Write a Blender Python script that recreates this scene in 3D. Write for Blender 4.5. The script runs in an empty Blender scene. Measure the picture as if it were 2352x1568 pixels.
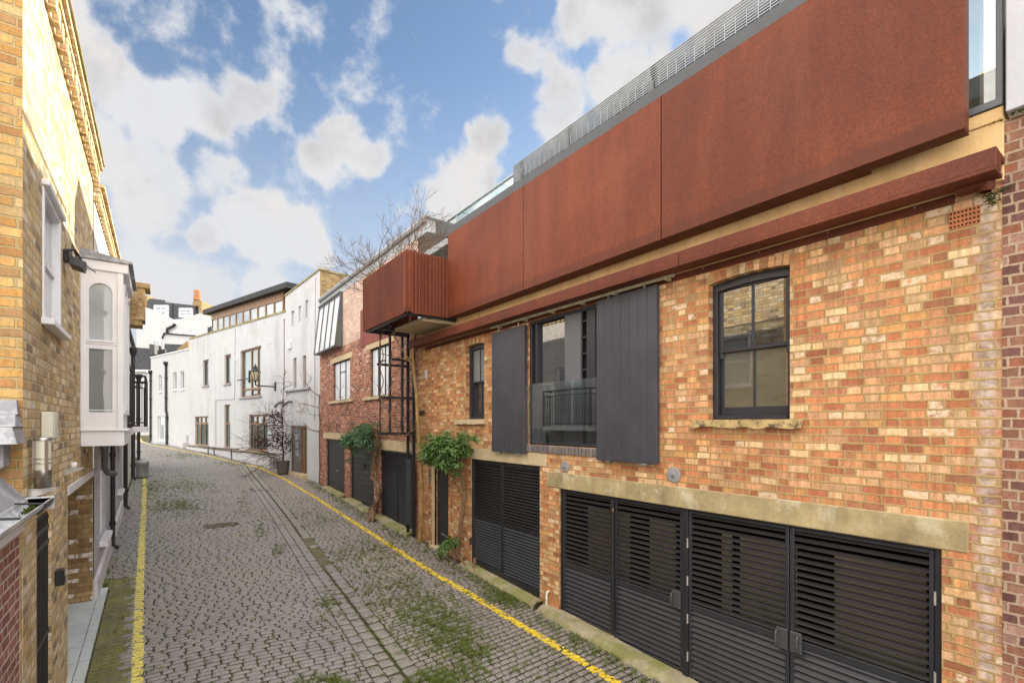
import bpy, math, random
from mathutils import Vector
random.seed(7)
R = math.radians
scn = bpy.context.scene
COL = scn.collection
# ------------------------------------------------------------------ survey helpers
FOC, CX, HOR = 1110.8, 1176.0, 974.0
AZ = R(36.2)
CAM = Vector((0, 0, 3.26))
FWD = Vector((math.sin(AZ), math.cos(AZ), 0))
RGT = Vector((math.cos(AZ), -math.sin(AZ), 0))

def ray(x, y):
    return FWD + RGT * ((x - CX) / FOC) + Vector((0, 0, 1)) * ((HOR - y) / FOC)

GP = [(-8, -.40), (0, 0), (19.5, .98), (23, 1.22), (25, 1.40), (30, 1.60), (37, 1.74), (47, 1.85), (60, 2.0), (90, 2.3), (400, 3)]
def g(y):
    for (a, za), (b, zb) in zip(GP, GP[1:]):
        if y <= b:
            return za + (zb - za) * (y - a) / (b - a)
    return GP[-1][1]

def on_ground(x, y):
    d = ray(x, y)
    lo, hi = .5, 120.0
    for _ in range(60):
        m = (lo + hi) / 2
        p = CAM + d * m
        if p.z > g(p.y): lo = m
        else: hi = m
    return CAM + d * lo

class Frame:
    """a vertical facade: a = metres along it, z = height, o = metres out from it"""
    def __init__(s, p0, p1, flip=1):
        s.O = Vector((p0[0], p0[1], 0)); e = Vector((p1[0], p1[1], 0)) - s.O
        s.L = e.length; s.d = e.normalized(); s.n = Vector((-s.d.y, s.d.x, 0)) * flip
    def pt(s, a, z, o=0):
        v = s.O + s.d * a + s.n * o
        return Vector((v.x, v.y, z))
    def pix(s, x, y, o=0):
        r = ray(x, y); k = (s.O + s.n * o - Vector((CAM.x, CAM.y, 0))).dot(s.n) / r.dot(s.n)
        p = CAM + r * k
        return (p - s.O).dot(s.d), p.z
    def rect(s, xl, xr, xref, yt, yb, o=0):
        a = [s.pix(xl, HOR, o)[0], s.pix(xr, HOR, o)[0]]
        return min(a), max(a), s.pix(xref, yb, o)[1], s.pix(xref, yt, o)[1]
    def y(s, a): return s.O.y + s.d.y * a
    def gz(s, a): return g(s.y(a))

# ------------------------------------------------------------------ mesh builder
class MB:
    def __init__(s): s.v = []; s.f = []; s.uv = {}; s.sm = set(); s.tint = None; s.mi = {}; s.cur = 0
    def face(s, pts, uv=None, smooth=False):
        i = len(s.v); s.v += [tuple(p) for p in pts]
        s.f.append(list(range(i, i + len(pts))))
        k = len(s.f) - 1
        if uv: s.uv[k] = uv
        if smooth: s.sm.add(k)
        if s.cur: s.mi[k] = s.cur
        return s
    def mesh(s, vs, fs, smooth=False):
        i = len(s.v); s.v += [tuple(p) for p in vs]
        for f in fs:
            s.f.append([j + i for j in f])
            if smooth: s.sm.add(len(s.f) - 1)
            if s.cur: s.mi[len(s.f) - 1] = s.cur
    def hexa(s, p):
        s.mesh(p, [(0, 3, 2, 1), (4, 5, 6, 7), (0, 1, 5, 4), (1, 2, 6, 5), (2, 3, 7, 6), (3, 0, 4, 7)])
    def box(s, F, a0, a1, z0, z1, o0, o1, c=0):
        """box on a facade, edges chamfered by c when c > 0"""
        if c <= 0:
            s.hexa([F.pt(a0, z0, o0), F.pt(a1, z0, o0), F.pt(a1, z0, o1), F.pt(a0, z0, o1),
                    F.pt(a0, z1, o0), F.pt(a1, z1, o0), F.pt(a1, z1, o1), F.pt(a0, z1, o1)])
        else:
            lo = (a0, z0, o0); hi = (a1, z1, o1); vs = []; idx = {}
            for i in range(8):
                sg = [(i >> k) & 1 for k in range(3)]
                for ax in range(3):
                    q = []
                    for k in range(3):
                        e = hi[k] if sg[k] else lo[k]
                        if k != ax: e += -c if sg[k] else c
                        q.append(e)
                    idx[(i, ax)] = len(vs); vs.append(F.pt(*q))
            fs = []
            for ax in range(3):
                o = [k for k in range(3) if k != ax]
                for sd in (0, 1):
                    cs = []
                    for (u, v) in ((0, 0), (1, 0), (1, 1), (0, 1)):
                        i = (sd << ax) | (u << o[0]) | (v << o[1]); cs.append(idx[(i, ax)])
                    fs.append(cs)
                for (u, v) in ((0, 0), (1, 0), (1, 1), (0, 1)):
                    i0 = (u << o[0]) | (v << o[1]); i1 = i0 | (1 << ax)
                    fs.append([idx[(i0, o[0])], idx[(i1, o[0])], idx[(i1, o[1])], idx[(i0, o[1])]])
            for i in range(8): fs.append([idx[(i, 0)], idx[(i, 1)], idx[(i, 2)]])
            s.mesh(vs, fs)
    def wbox(s, x0, x1, y0, y1, z0, z1):
        s.hexa([(x0, y0, z0), (x1, y0, z0), (x1, y1, z0), (x0, y1, z0), (x0, y0, z1), (x1, y0, z1), (x1, y1, z1), (x0, y1, z1)])
    def tube(s, pts, r, n=8, cap=True, smooth=True):
        pts = [Vector(p) for p in pts]; rs = r if isinstance(r, (list, tuple)) else [r] * len(pts)
        vs = []; fs = []; up = None
        for i, p in enumerate(pts):
            t = (pts[min(i + 1, len(pts) - 1)] - pts[max(i - 1, 0)])
            t = t.normalized() if t.length > 1e-9 else Vector((0, 0, 1))
            if up is None: up = Vector((0, 0, 1)) if abs(t.z) < .9 else Vector((1, 0, 0))
            x = t.cross(up)
            if x.length < 1e-6: x = t.orthogonal()
            x.normalize(); y = t.cross(x); up = -(y) if False else x.cross(t)
            for k in range(n):
                an = 2 * math.pi * k / n
                vs.append(p + (x * math.cos(an) + y * math.sin(an)) * rs[i])
        for i in range(len(pts) - 1):
            for k in range(n):
                a = i * n + k; b = i * n + (k + 1) % n
                fs.append((a, b, b + n, a + n))
        i0 = len(s.f); s.mesh(vs, fs, smooth)
        if cap:
            s.mesh(vs[:n], [tuple(range(n))[::-1]]); s.mesh(vs[-n:], [tuple(range(n))])
    def lathe(s, c, prof, n=16, smooth=True):
        c = Vector(c); vs = []; fs = []
        for (r, z) in prof:
            for k in range(n):
                an = 2 * math.pi * k / n; vs.append(c + Vector((r * math.cos(an), r * math.sin(an), z)))
        for i in range(len(prof) - 1):
            for k in range(n):
                a = i * n + k; b = i * n + (k + 1) % n; fs.append((a, b, b + n, a + n))
        s.mesh(vs, fs, smooth)
    def build(s, name, mat, parent=None, tint=None):
        me = bpy.data.meshes.new(name); me.from_pydata(s.v, [], s.f); me.validate(clean_customdata=False)
        me.update()
        ms = mat if isinstance(mat, (list, tuple)) else [mat]
        for m in ms: me.materials.append(m)
        ul = me.uv_layers.new(name='UVMap')
        dat = [0.0] * (len(me.loops) * 2)
        sm = [False] * len(me.polygons)
        for pi, p in enumerate(me.polygons):
            n = p.normal; cu = s.uv.get(pi)
            if pi in s.sm: sm[pi] = True
            if pi in s.mi: p.material_index = s.mi[pi]
            horiz = abs(n.z) > .75
            if not horiz:
                h = math.hypot(n.x, n.y) or 1; tx, ty = -n.y / h, n.x / h
                if ty < -1e-4 or (abs(ty) <= 1e-4 and tx < 0): tx, ty = -tx, -ty
            for j, li in enumerate(p.loop_indices):
                if cu: u, v = cu[j]
                else:
                    co = me.vertices[me.loops[li].vertex_index].co
                    if horiz: u, v = co.x, co.y
                    else: u, v = co.x * tx + co.y * ty, co.z
                dat[2 * li] = u; dat[2 * li + 1] = v
        ul.data.foreach_set('uv', dat)
        me.polygons.foreach_set('use_smooth', sm)
        if s.tint is not None:
            at = me.attributes.new('tint', 'FLOAT', 'POINT'); at.data.foreach_set('value', s.tint)
        o = bpy.data.objects.new(name, me); COL.objects.link(o)
        if parent is not None: put(o, parent)
        return o

def put(o, parent):
    o.parent = parent
    m = Vector(parent.location)
    q = parent.parent
    if q is not None: m = m + Vector(q.location) if q.type == 'EMPTY' else m
    o.matrix_parent_inverse.identity()
    if m.length > 0:
        for v in o.data.vertices: v.co -= m
    return o

def thing(name, loc, label, cat, group=None):
    o = bpy.data.objects.new(name, None); COL.objects.link(o); o.location = Vector(loc); o.empty_display_size = .2
    o['label'] = label; o['category'] = cat
    if group: o['group'] = group
    return o
def tag(o, label, cat, group=None):
    o['label'] = label; o['category'] = cat
    if group: o['group'] = group
    return o
def setting(o): o['kind'] = 'structure'; return o
def stuff(o): o['kind'] = 'stuff'; return o

def wall(mb, F, a0, a1, z0, z1, openings=(), o=0, depth=.12, top=None, bottom=None, reveal=True):
    """a facade sheet with rectangular openings and their reveals; openings (a0,a1,z0,z1[,depth])"""
    A = sorted({a0, a1} | {min(max(q, a0), a1) for op in openings for q in op[:2]})
    Z = sorted({z0, z1} | {min(max(q, z0), z1) for op in openings for q in op[2:4]})
    for i in range(len(A) - 1):
        for j in range(len(Z) - 1):
            ca, cz = (A[i] + A[i + 1]) / 2, (Z[j] + Z[j + 1]) / 2
            if any(p[0] < ca < p[1] and p[2] < cz < p[3] for p in openings): continue
            zz = [Z[j], Z[j], Z[j + 1], Z[j + 1]]
            if top and j == len(Z) - 2: zz[2] = top(A[i + 1]); zz[3] = top(A[i])
            if bottom and j == 0: zz[0] = bottom(A[i]); zz[1] = bottom(A[i + 1])
            mb.face([F.pt(A[i], zz[0], o), F.pt(A[i + 1], zz[1], o), F.pt(A[i + 1], zz[2], o), F.pt(A[i], zz[3], o)])
    if reveal:
        for p in openings:
            d = p[4] if len(p) > 4 else depth
            b0, b1, y0, y1 = max(p[0], a0), min(p[1], a1), max(p[2], z0), min(p[3], z1)
            for (q0, q1) in (((b0, y0), (b0, y1)), ((b1, y0), (b1, y1)), ((b0, y0), (b1, y0)), ((b0, y1), (b1, y1))):
                mb.face([F.pt(*q0, o), F.pt(*q1, o), F.pt(*q1, o - d), F.pt(*q0, o - d)])
# ------------------------------------------------------------------ materials
class NT:
    def __init__(s, name):
        s.m = bpy.data.materials.new(name); s.m.use_nodes = True
        s.t = s.m.node_tree; s.t.nodes.clear()
        s.out = s.t.nodes.new('ShaderNodeOutputMaterial')
    def n(s, typ, **kw):
        x = s.t.nodes.new(typ)
        for k, v in kw.items():
            if k.startswith('i_'): x.inputs[k[2:].replace('_', ' ')].default_value = v
            else: setattr(x, k, v)
        return x
    def link(s, a, b): s.t.links.new(a, b)
    def math(s, op, a, b=None, c=None, clamp=False):
        x = s.t.nodes.new('ShaderNodeMath'); x.operation = op; x.use_clamp = clamp
        for i, q in enumerate((a, b, c)):
            if q is None: continue
            if isinstance(q, (int, float)): x.inputs[i].default_value = q
            else: s.link(q, x.inputs[i])
        return x.outputs[0]
    def mix(s, f, a, b, blend='MIX'):
        x = s.t.nodes.new('ShaderNodeMix'); x.data_type = 'RGBA'; x.blend_type = blend
        for i, q in ((0, f), (6, a), (7, b)):
            if isinstance(q, (int, float)): x.inputs[i].default_value = q
            elif isinstance(q, tuple): x.inputs[i].default_value = (*q[:3], 1)
            else: s.link(q, x.inputs[i])
        return x.outputs[2]
    def ramp(s, f, stops, interp='LINEAR'):
        x = s.t.nodes.new('ShaderNodeValToRGB'); e = x.color_ramp; e.interpolation = interp
        while len(e.elements) > 1: e.elements.remove(e.elements[-1])
        e.elements[0].position = stops[0][0]
        c0 = stops[0][1]; e.elements[0].color = (*c0, 1) if isinstance(c0, tuple) else (c0, c0, c0, 1)
        for p, c in stops[1:]:
            q = e.elements.new(p); q.color = (*c, 1) if isinstance(c, tuple) else (c, c, c, 1)
        s.link(f, x.inputs[0]); return x.outputs[0]
    def noise(s, vec, scale, detail=4, rough=.6, dist=0):
        x = s.n('ShaderNodeTexNoise'); x.inputs['Scale'].default_value = scale; x.inputs['Detail'].default_value = detail
        x.inputs['Roughness'].default_value = rough; x.inputs['Distortion'].default_value = dist
        if vec is not None: s.link(vec, x.inputs['Vector'])
        return x.outputs['Fac']
    def uv(s): return s.n('ShaderNodeUVMap', uv_map='UVMap').outputs[0]
    def pos(s): return s.n('ShaderNodeNewGeometry').outputs['Position']
    def scaled(s, vec, sc):
        x = s.n('ShaderNodeVectorMath', operation='MULTIPLY'); s.link(vec, x.inputs[0]); x.inputs[1].default_value = sc
        return x.outputs[0]
    def bump(s, h, strength=.5, dist=.01):
        x = s.n('ShaderNodeBump'); x.inputs['Strength'].default_value = strength; x.inputs['Distance'].default_value = dist
        s.link(h, x.inputs['Height']); return x.outputs[0]
    def bsdf(s, col, rough=.8, normal=None, metal=0, spec=.5, ior=None):
        x = s.n('ShaderNodeBsdfPrincipled')
        for k, q in (('Base Color', col), ('Roughness', rough), ('Metallic', metal), ('Specular IOR Level', spec)):
            if isinstance(q, tuple): x.inputs[k].default_value = (*q[:3], 1)
            elif isinstance(q, (int, float)): x.inputs[k].default_value = q
            else: s.link(q, x.inputs[k])
        if ior: x.inputs['IOR'].default_value = ior
        if normal is not None: s.link(normal, x.inputs['Normal'])
        s.link(x.outputs[0], s.out.inputs[0]); return x

def brick_mat(name, cols, mortar, mortar2=None, ch=.075, st=.225, hd=.1125, joint=.011, relief=.006, stain=(.45, (.10, .08, .06)), pale=None, banding=.55, soft=0.0, mean=(.56, .25, .11), run=None, var=.5):
    """flemish-bond brickwork from the wall's own metres: every brick has its own tone"""
    N = NT(name); uv = N.uv()
    wob = N.n('ShaderNodeTexNoise'); wob.inputs['Scale'].default_value = 7; wob.inputs['Detail'].default_value = 3; N.link(uv, wob.inputs['Vector'])
    w0 = N.n('ShaderNodeVectorMath', operation='SUBTRACT'); N.link(wob.outputs['Color'], w0.inputs[0]); w0.inputs[1].default_value = (.5, .5, .5)
    w1 = N.scaled(w0.outputs[0], (.022, .014, 0))
    w2 = N.n('ShaderNodeVectorMath', operation='ADD'); N.link(uv, w2.inputs[0]); N.link(w1, w2.inputs[1])
    sp = N.n('ShaderNodeSeparateXYZ'); N.link(w2.outputs[0], sp.inputs[0])
    u, v = sp.outputs[0], sp.outputs[1]
    row = N.math('FLOOR', N.math('DIVIDE', v, ch)); fv = N.math('SUBTRACT', v, N.math('MULTIPLY', row, ch))
    rn = N.n('ShaderNodeTexWhiteNoise', noise_dimensions='1D'); N.link(row, rn.inputs['W'])
    P = st + hd
    sh = N.math('ADD', N.math('MULTIPLY', row, P / 2), N.math('MULTIPLY', rn.outputs[0], .03))
    uu = N.math('ADD', u, sh)
    k = N.math('FLOOR', N.math('DIVIDE', uu, P)); p = N.math('SUBTRACT', uu, N.math('MULTIPLY', k, P))
    # the split between stretcher and header wanders from brick to brick
    kn = N.n('ShaderNodeTexWhiteNoise', noise_dimensions='2D'); cv = N.n('ShaderNodeCombineXYZ'); N.link(k, cv.inputs[0]); N.link(row, cv.inputs[1]); N.link(cv.outputs[0], kn.inputs['Vector'])
    split = N.math('ADD', st - .02, N.math('MULTIPLY', kn.outputs[0], .04))
    ish = N.math('GREATER_THAN', p, split)
    e1 = N.math('MINIMUM', N.math('ABSOLUTE', N.math('SUBTRACT', p, split)), N.math('MINIMUM', p, N.math('SUBTRACT', P, p)))
    e2 = N.math('MINIMUM', fv, N.math('SUBTRACT', ch, fv))
    edge = N.math('MINIMUM', e1, e2)
    idv = N.n('ShaderNodeCombineXYZ'); N.link(N.math('ADD', N.math('MULTIPLY', k, 2), ish), idv.inputs[0]); N.link(row, idv.inputs[1])
    wn = N.n('ShaderNodeTexWhiteNoise', noise_dimensions='2D'); N.link(idv.outputs[0], wn.inputs['Vector'])
    wsep = N.n('ShaderNodeSeparateColor'); N.link(wn.outputs['Color'], wsep.inputs[0])
    col = N.ramp(wn.outputs[0], [((i + .5) / len(cols) * .98, c) for i, c in enumerate(cols)], 'CONSTANT' if len(cols) > 7 else 'LINEAR')
    val = N.math('ADD', 1 - var / 2, N.math('MULTIPLY', wsep.outputs[1], var))
    vc = N.n('ShaderNodeCombineXYZ')
    for i in range(3): N.link(val, vc.inputs[i])
    col = N.mix(1, col, vc.outputs[0], 'MULTIPLY')
    fine = N.noise(uv, 42, 5, .7); big = N.noise(uv, .55, 5, .62)
    band = N.noise(N.scaled(uv, (26, 3.2, 1)), 1.0, 4, .6)
    col = N.mix(banding, col, N.ramp(band, [(.3, .55), (.5, 1.0), (.7, 1.45)]), 'MULTIPLY')
    col = N.mix(.7, col, N.ramp(fine, [(.25, .55), (.5, .95), (.75, 1.25)]), 'MULTIPLY')
    tone = N.noise(uv, .9, 4, .6); col = N.mix(.55, col, N.ramp(tone, [(.3, .60), (.5, 1.0), (.72, 1.30)]), 'MULTIPLY')
    soot = N.ramp(N.noise(uv, 3.3, 5, .7), [(.58, 0.0), (.74, 1.0)]); col = N.mix(N.math('MULTIPLY', soot, .5), col, stain[1])
    spots = N.ramp(N.noise(uv, 130, 2, .5), [(.63, 0.0), (.7, 1.0)])
    col = N.mix(N.math('MULTIPLY', spots, .55), col, (.05, .04, .035))
    if soft: col = N.mix(soft, col, N.mix(1, mean, N.ramp(fine, [(.25, .7), (.75, 1.2)]), 'MULTIPLY'))
    if pale:
        pm = N.math('GREATER_THAN', wsep.outputs[2], 1 - pale[0]); col = N.mix(N.math('MULTIPLY', pm, N.ramp(N.noise(uv, 18, 4), [(.38, 0.0), (.55, 1.0)])), col, pale[1])
    if run:
        su = N.n('ShaderNodeSeparateXYZ'); N.link(uv, su.inputs[0]); rm = N.n('ShaderNodeMapRange', interpolation_type='SMOOTHSTEP')
        N.link(N.math('ADD', N.math('ABSOLUTE', N.math('SUBTRACT', su.outputs[0], run[0])), N.math('MULTIPLY', N.noise(uv, 4, 4, .7), .16)), rm.inputs[0]); rm.inputs[1].default_value = .19; rm.inputs[2].default_value = .08
        col = N.mix(N.math('MULTIPLY', rm.outputs[0], .62), col, N.mix(N.ramp(N.noise(uv, 9, 4, .7), [(.4, 0.0), (.6, 1.0)]), (.20, .175, .15), (.60, .56, .50)))
    mcol = N.mix(N.ramp(big, [(.35, 0.0), (.65, 1.0)]), mortar, mortar2 or tuple(q * .7 for q in mortar))
    mcol = N.mix(.5, mcol, N.ramp(N.noise(uv, 90, 3), [(.3, .6), (.7, 1.2)]), 'MULTIPLY')
    jn = N.math('ADD', joint * .32, N.math('MULTIPLY', N.ramp(N.noise(uv, 17, 4, .7), [(.35, 0.0), (.75, 1.0)]), joint * .75))
    m = N.n('ShaderNodeMapRange', interpolation_type='SMOOTHSTEP'); N.link(edge, m.inputs[0]); N.link(N.math('SUBTRACT', jn, .0026), m.inputs[1]); N.link(N.math('ADD', jn, .0032), m.inputs[2])
    body = m.outputs[0]
    col = N.mix(body, mcol, col)
    streak = N.noise(N.scaled(uv, (2.2, .35, 1)), 1.0, 5, .65)
    col = N.mix(N.math('MULTIPLY', N.ramp(streak, [(.52, 0.0), (.72, 1.0)]), stain[0]), col, N.mix(1, col, stain[1], 'MULTIPLY') if False else stain[1])
    h = N.math('ADD', N.math('MULTIPLY', body, 1.0), N.math('ADD', N.math('MULTIPLY', fine, .55), N.math('MULTIPLY', wsep.outputs[0], .35)))
    N.bsdf(col, .9, N.bump(h, .75, relief), spec=.25)
    return N.m

def plain(name, col, rough=.6, var=.25, scale=6, bump=.15, bscale=60, metal=0, spec=.5, streak=None, spot=None, bdist=.004, obj=True):
    """one material with real unevenness: cloudy tone, fine grain, optional run-down streaks and blotches"""
    N = NT(name); P = N.pos()
    big = N.noise(P, scale, 5, .62); c = N.mix(1, col, N.ramp(big, [(.3, 1 - var), (.7, 1 + var * .6)]), 'MULTIPLY')
    fine = N.noise(P, bscale, 4, .65)
    c = N.mix(.5, c, N.ramp(fine, [(.3, 1 - var * .7), (.7, 1 + var * .5)]), 'MULTIPLY')
    if spot: c = N.mix(N.math('MULTIPLY', N.ramp(N.noise(P, spot[2], 5, .7), [(spot[3] if len(spot) > 3 else .55, 0.0), ((spot[3] if len(spot) > 3 else .55) + .12, 1.0)]), spot[0]), c, spot[1])
    if streak:
        sn = N.noise(N.scaled(P, (streak[2], streak[2], streak[2] * .07)), 1, 6, .68)
        lo = N.ramp(N.noise(P, .5, 3), [(.4, .25), (.62, 1.0)])
        c = N.mix(N.math('MULTIPLY', N.math('MULTIPLY', N.ramp(sn, [(.48, 0.0), (.68, 1.0)]), lo), streak[0]), c, streak[1])
    rr = N.math('ADD', rough - .08, N.math('MULTIPLY', fine, .16))
    N.bsdf(c, rr, N.bump(N.math('ADD', fine, N.math('MULTIPLY', big, .5)), bump, bdist), metal, spec)
    return N.m

def glass_mat(name, tint, ior=1.9, rough=.015, wav=.05):
    N = NT(name); P = N.pos()
    N.bsdf(N.mix(.6, tint, N.ramp(N.noise(P, 1.2, 3), [(.3, .7), (.7, 1.15)]), 'MULTIPLY'), rough, N.bump(N.noise(P, 1.6, 2), wav, .02), spec=.5, ior=ior)
    return N.m

def rust_mat(name, c1, c2, c3, foot=None):
    N = NT(name); P = N.pos()
    a = N.noise(P, .8, 5, .6, .5); b = N.noise(N.scaled(P, (3, 3, .35)), 1, 6, .65); f = N.noise(P, 55, 5, .75); f2 = N.noise(P, 16, 4, .7)
    c = N.ramp(a, [(.3, c1), (.55, c2), (.75, c3)])
    c = N.mix(.6, c, N.ramp(b, [(.35, .78), (.65, 1.18)]), 'MULTIPLY')
    c = N.mix(.8, c, N.ramp(f, [(.3, .6), (.7, 1.35)]), 'MULTIPLY')
    c = N.mix(.45, c, N.ramp(f2, [(.35, .7), (.7, 1.2)]), 'MULTIPLY')
    oi = N.n('ShaderNodeObjectInfo'); c = N.mix(1, c, N.ramp(oi.outputs['Random'], [(0, .86), (1, 1.12)]), 'MULTIPLY')
    if foot:
        sz = N.n('ShaderNodeSeparateXYZ'); N.link(P, sz.inputs[0]); drip = N.noise(N.scaled(P, (9, 9, .9)), 1, 4, .6)
        hh = N.math('ADD', sz.outputs[2], N.math('MULTIPLY', drip, -.16)); q = N.n('ShaderNodeMapRange'); N.link(hh, q.inputs[0]); q.inputs[1].default_value = foot; q.inputs[2].default_value = foot - .05
        c = N.mix(N.math('MULTIPLY', q.outputs[0], .55), c, (.085, .026, .014))
        lt = N.noise(N.scaled(P, (1.6, 1.6, .25)), 1, 5, .6, .6); c = N.mix(N.math('MULTIPLY', N.ramp(lt, [(.52, 0.0), (.7, 1.0)]), .18), c, (.30, .11, .06))
    N.bsdf(c, N.math('ADD', .42, N.math('MULTIPLY', f2, .3)), N.bump(f, .25, .002), spec=.22)
    return N.m

M = {}
M['brick'] = brick_mat('warm mixed brick', [(.45, .17, .075), (.57, .275, .125), (.63, .39, .19), (.31, .105, .055), (.54, .23, .10), (.58, .31, .155), (.38, .13, .062), (.70, .50, .28), (.55, .265, .12), (.45, .29, .155), (.61, .34, .185), (.35, .15, .085), (.58, .31, .115), (.51, .20, .085), (.66, .43, .235)],
                       (.45, .305, .135), (.36, .24, .10), st=.19, hd=.105, joint=.0125, stain=(.34, (.17, .115, .065)), pale=(.05, (.68, .52, .36)), banding=.8, soft=.22, run=(.83,), ch=.0735, var=.5)
M['brick_red'] = brick_mat('red brick with dark headers', [(.40, .155, .09), (.33, .11, .065), (.46, .205, .13), (.24, .075, .055), (.38, .14, .085), (.50, .25, .165), (.17, .075, .06), (.42, .17, .10)],
                           (.46, .33, .25), (.40, .29, .22), joint=.012, stain=(.2, (.2, .11, .08)), pale=(.03, (.6, .5, .45)), var=.3)
M['brick_pink'] = brick_mat('pale pink brick', [(.64, .43, .35), (.68, .50, .42), (.58, .37, .28), (.72, .56, .48), (.62, .41, .32)], (.56, .44, .34), stain=(.1, (.45, .3, .22)), var=.2)
M['brick_purple'] = brick_mat('purple brown brick', [(.27, .13, .085), (.20, .085, .06), (.32, .165, .11), (.14, .065, .055), (.25, .115, .07), (.35, .20, .15), (.18, .085, .07), (.30, .115, .065)],
                              (.45, .32, .21), (.36, .26, .19), joint=.013, stain=(.3, (.09, .075, .06)), var=.35)
M['brick_yellow'] = brick_mat('yellow stock brick', [(.62, .47, .25), (.68, .54, .33), (.57, .41, .19), (.72, .61, .43), (.52, .35, .17), (.65, .50, .28), (.60, .46, .31), (.30, .235, .17), (.69, .57, .38), (.62, .46, .215), (.55, .40, .26), (.68, .57, .40)],
                              (.58, .47, .28), (.48, .37, .2), joint=.013, relief=.009, stain=(.3, (.26, .17, .08)), pale=(.06, (.72, .66, .58)), var=.42)
M['brick_orange'] = brick_mat('orange stock quoins', [(.52, .29, .08), (.56, .36, .135), (.44, .21, .055), (.58, .42, .22), (.30, .125, .045), (.50, .27, .085), (.36, .20, .10), (.55, .33, .11)],
                              (.45, .34, .17), (.38, .29, .14), joint=.012, relief=.014, stain=(.4, (.2, .12, .05)), soft=.4, mean=(.50, .315, .125), banding=.8, var=.5)
M['brick_jamb'] = brick_mat('brown jamb brick with flaking paint', [(.33, .215, .10), (.27, .165, .075), (.38, .26, .135), (.22, .13, .065)], (.3, .21, .11), stain=(.4, (.15, .1, .06)), pale=(.30, (.72, .66, .64)), var=.35)
M['brick_wall_red'] = brick_mat('wine red garden brick', [(.34, .15, .12), (.28, .115, .095), (.40, .20, .16), (.30, .12, .09), (.24, .10, .09)], (.62, .52, .45), (.5, .42, .36), joint=.013, stain=(.15, (.2, .12, .1)), var=.3)
M['brick_grey'] = brick_mat('grey painted brick', [(.50, .51, .55), (.53, .54, .58), (.47, .48, .52), (.55, .56, .60)], (.45, .46, .50), (.42, .43, .47), relief=.008, stain=(.15, (.3, .3, .3)), var=.08)
M['brick_white'] = brick_mat('white painted brick', [(.72, .70, .66), (.75, .73, .69), (.69, .67, .63), (.77, .75, .71)], (.66, .64, .60), (.62, .6, .56), relief=.007, stain=(.18, (.45, .42, .38)), var=.06)
M['brick_chimney'] = brick_mat('old brown chimney brick', [(.30, .20, .085), (.24, .15, .065), (.36, .26, .12), (.20, .12, .055), (.42, .30, .15)], (.36, .28, .16), stain=(.4, (.13, .1, .06)), var=.4)
M['rust'] = rust_mat('weathering steel', (.135, .034, .017), (.165, .042, .019), (.20, .054, .023), 5.50)
M['rust_dark'] = rust_mat('dark weathering steel', (.125, .034, .019), (.16, .043, .022), (.20, .056, .026))
M['rust_maroon'] = rust_mat('maroon weathering steel', (.21, .052, .036), (.25, .062, .042), (.29, .08, .05))
M['concrete'] = plain('stained concrete', (.42, .33, .175), .85, .45, 2.4, .35, 70, spec=.25, streak=(.65, (.20, .15, .075), 5), spot=(.6, (.62, .55, .40), 3.4, .54), bdist=.006)
M['slab'] = plain('ochre stained slab edge', (.74, .50, .235), .85, .25, 1.2, .2, 60, spec=.25, streak=(.6, (.48, .28, .09), 6), spot=(.3, (.68, .58, .42), 3), bdist=.004)
M['stone'] = plain('pale stone lintel', (.56, .45, .28), .85, .2, 3, .25, 70, spec=.25, streak=(.4, (.40, .28, .13), 6))
M['sill'] = plain('worn stone sill', (.50, .36, .16), .85, .3, 7, .5, 40, spec=.2, spot=(.85, (.045, .04, .04), 9, .5), bdist=.01)
M['kerb'] = plain('mossy concrete kerb', (.36, .31, .20), .9, .3, 3, .5, 50, spec=.2, spot=(.8, (.20, .20, .055), 1.8, .45), bdist=.008)
M['black'] = plain('black painted metal', (.022, .022, .025), .45, .25, 5, .08, 90, spec=.4)
M['louvre'] = plain('charcoal louvre paint', (.028, .029, .033), .42, .22, 3, .06, 90, spec=.45, spot=(.25, (.075, .07, .066), 5, .6))
M['louvre_hi'] = plain('brown black louvre paint', (.026, .023, .023), .48, .25, 3, .06, 90, spec=.35)
M['shutter'] = plain('slate grey shutter paint', (.052, .052, .062), .5, .18, 2.5, .1, 80, spec=.4, spot=(.12, (.12, .12, .13), 7, .62))
M['sash'] = plain('black sash paint', (.028, .028, .034), .4, .25, 6, .1, 80, spec=.45, spot=(.25, (.11, .1, .09), 22, .66))
M['white_paint'] = plain('white gloss paint', (.76, .76, .79), .35, .07, 2, .05, 70, spec=.4, streak=(.12, (.5, .48, .46), 5))
M['white_render'] = plain('weathered white render', (.545, .55, .565), .9, .06, .8, .25, 45, spec=.2, streak=(.5, (.27, .27, .27), 1.5), spot=(.3, (.40, .40, .39), 1.1, .52), bdist=.006)
M['white_clean'] = plain('clean white render', (.53, .535, .545), .9, .05, .9, .25, 45, spec=.2, streak=(.3, (.52, .51, .49), 2.4), bdist=.006)
M['grey_render'] = plain('grey render', (.50, .51, .54), .9, .1, 1.5, .3, 50, spec=.2, streak=(.3, (.3, .3, .3), 3))
M['plinth'] = plain('pale grey plinth paint', (.58, .58, .60), .8, .1, 2, .25, 40, spec=.25, streak=(.3, (.36, .35, .33), 4))
M['lead'] = plain('weathered lead sheet', (.27, .275, .30), .55, .3, 5, .3, 24, spec=.5, spot=(.6, (.5, .51, .53), 8, .5), bdist=.008)
M['galv'] = plain('galvanised steel', (.34, .35, .35), .42, .2, 6, .1, 60, metal=.45)
M['alu'] = plain('grey powder coated metal', (.115, .12, .126), .45, .12, 4, .06, 80, spec=.5)
M['zinc'] = plain('pale zinc roof', (.33, .35, .36), .5, .2, 2, .1, 30, spec=.5, streak=(.3, (.5, .52, .53), 4))
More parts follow.
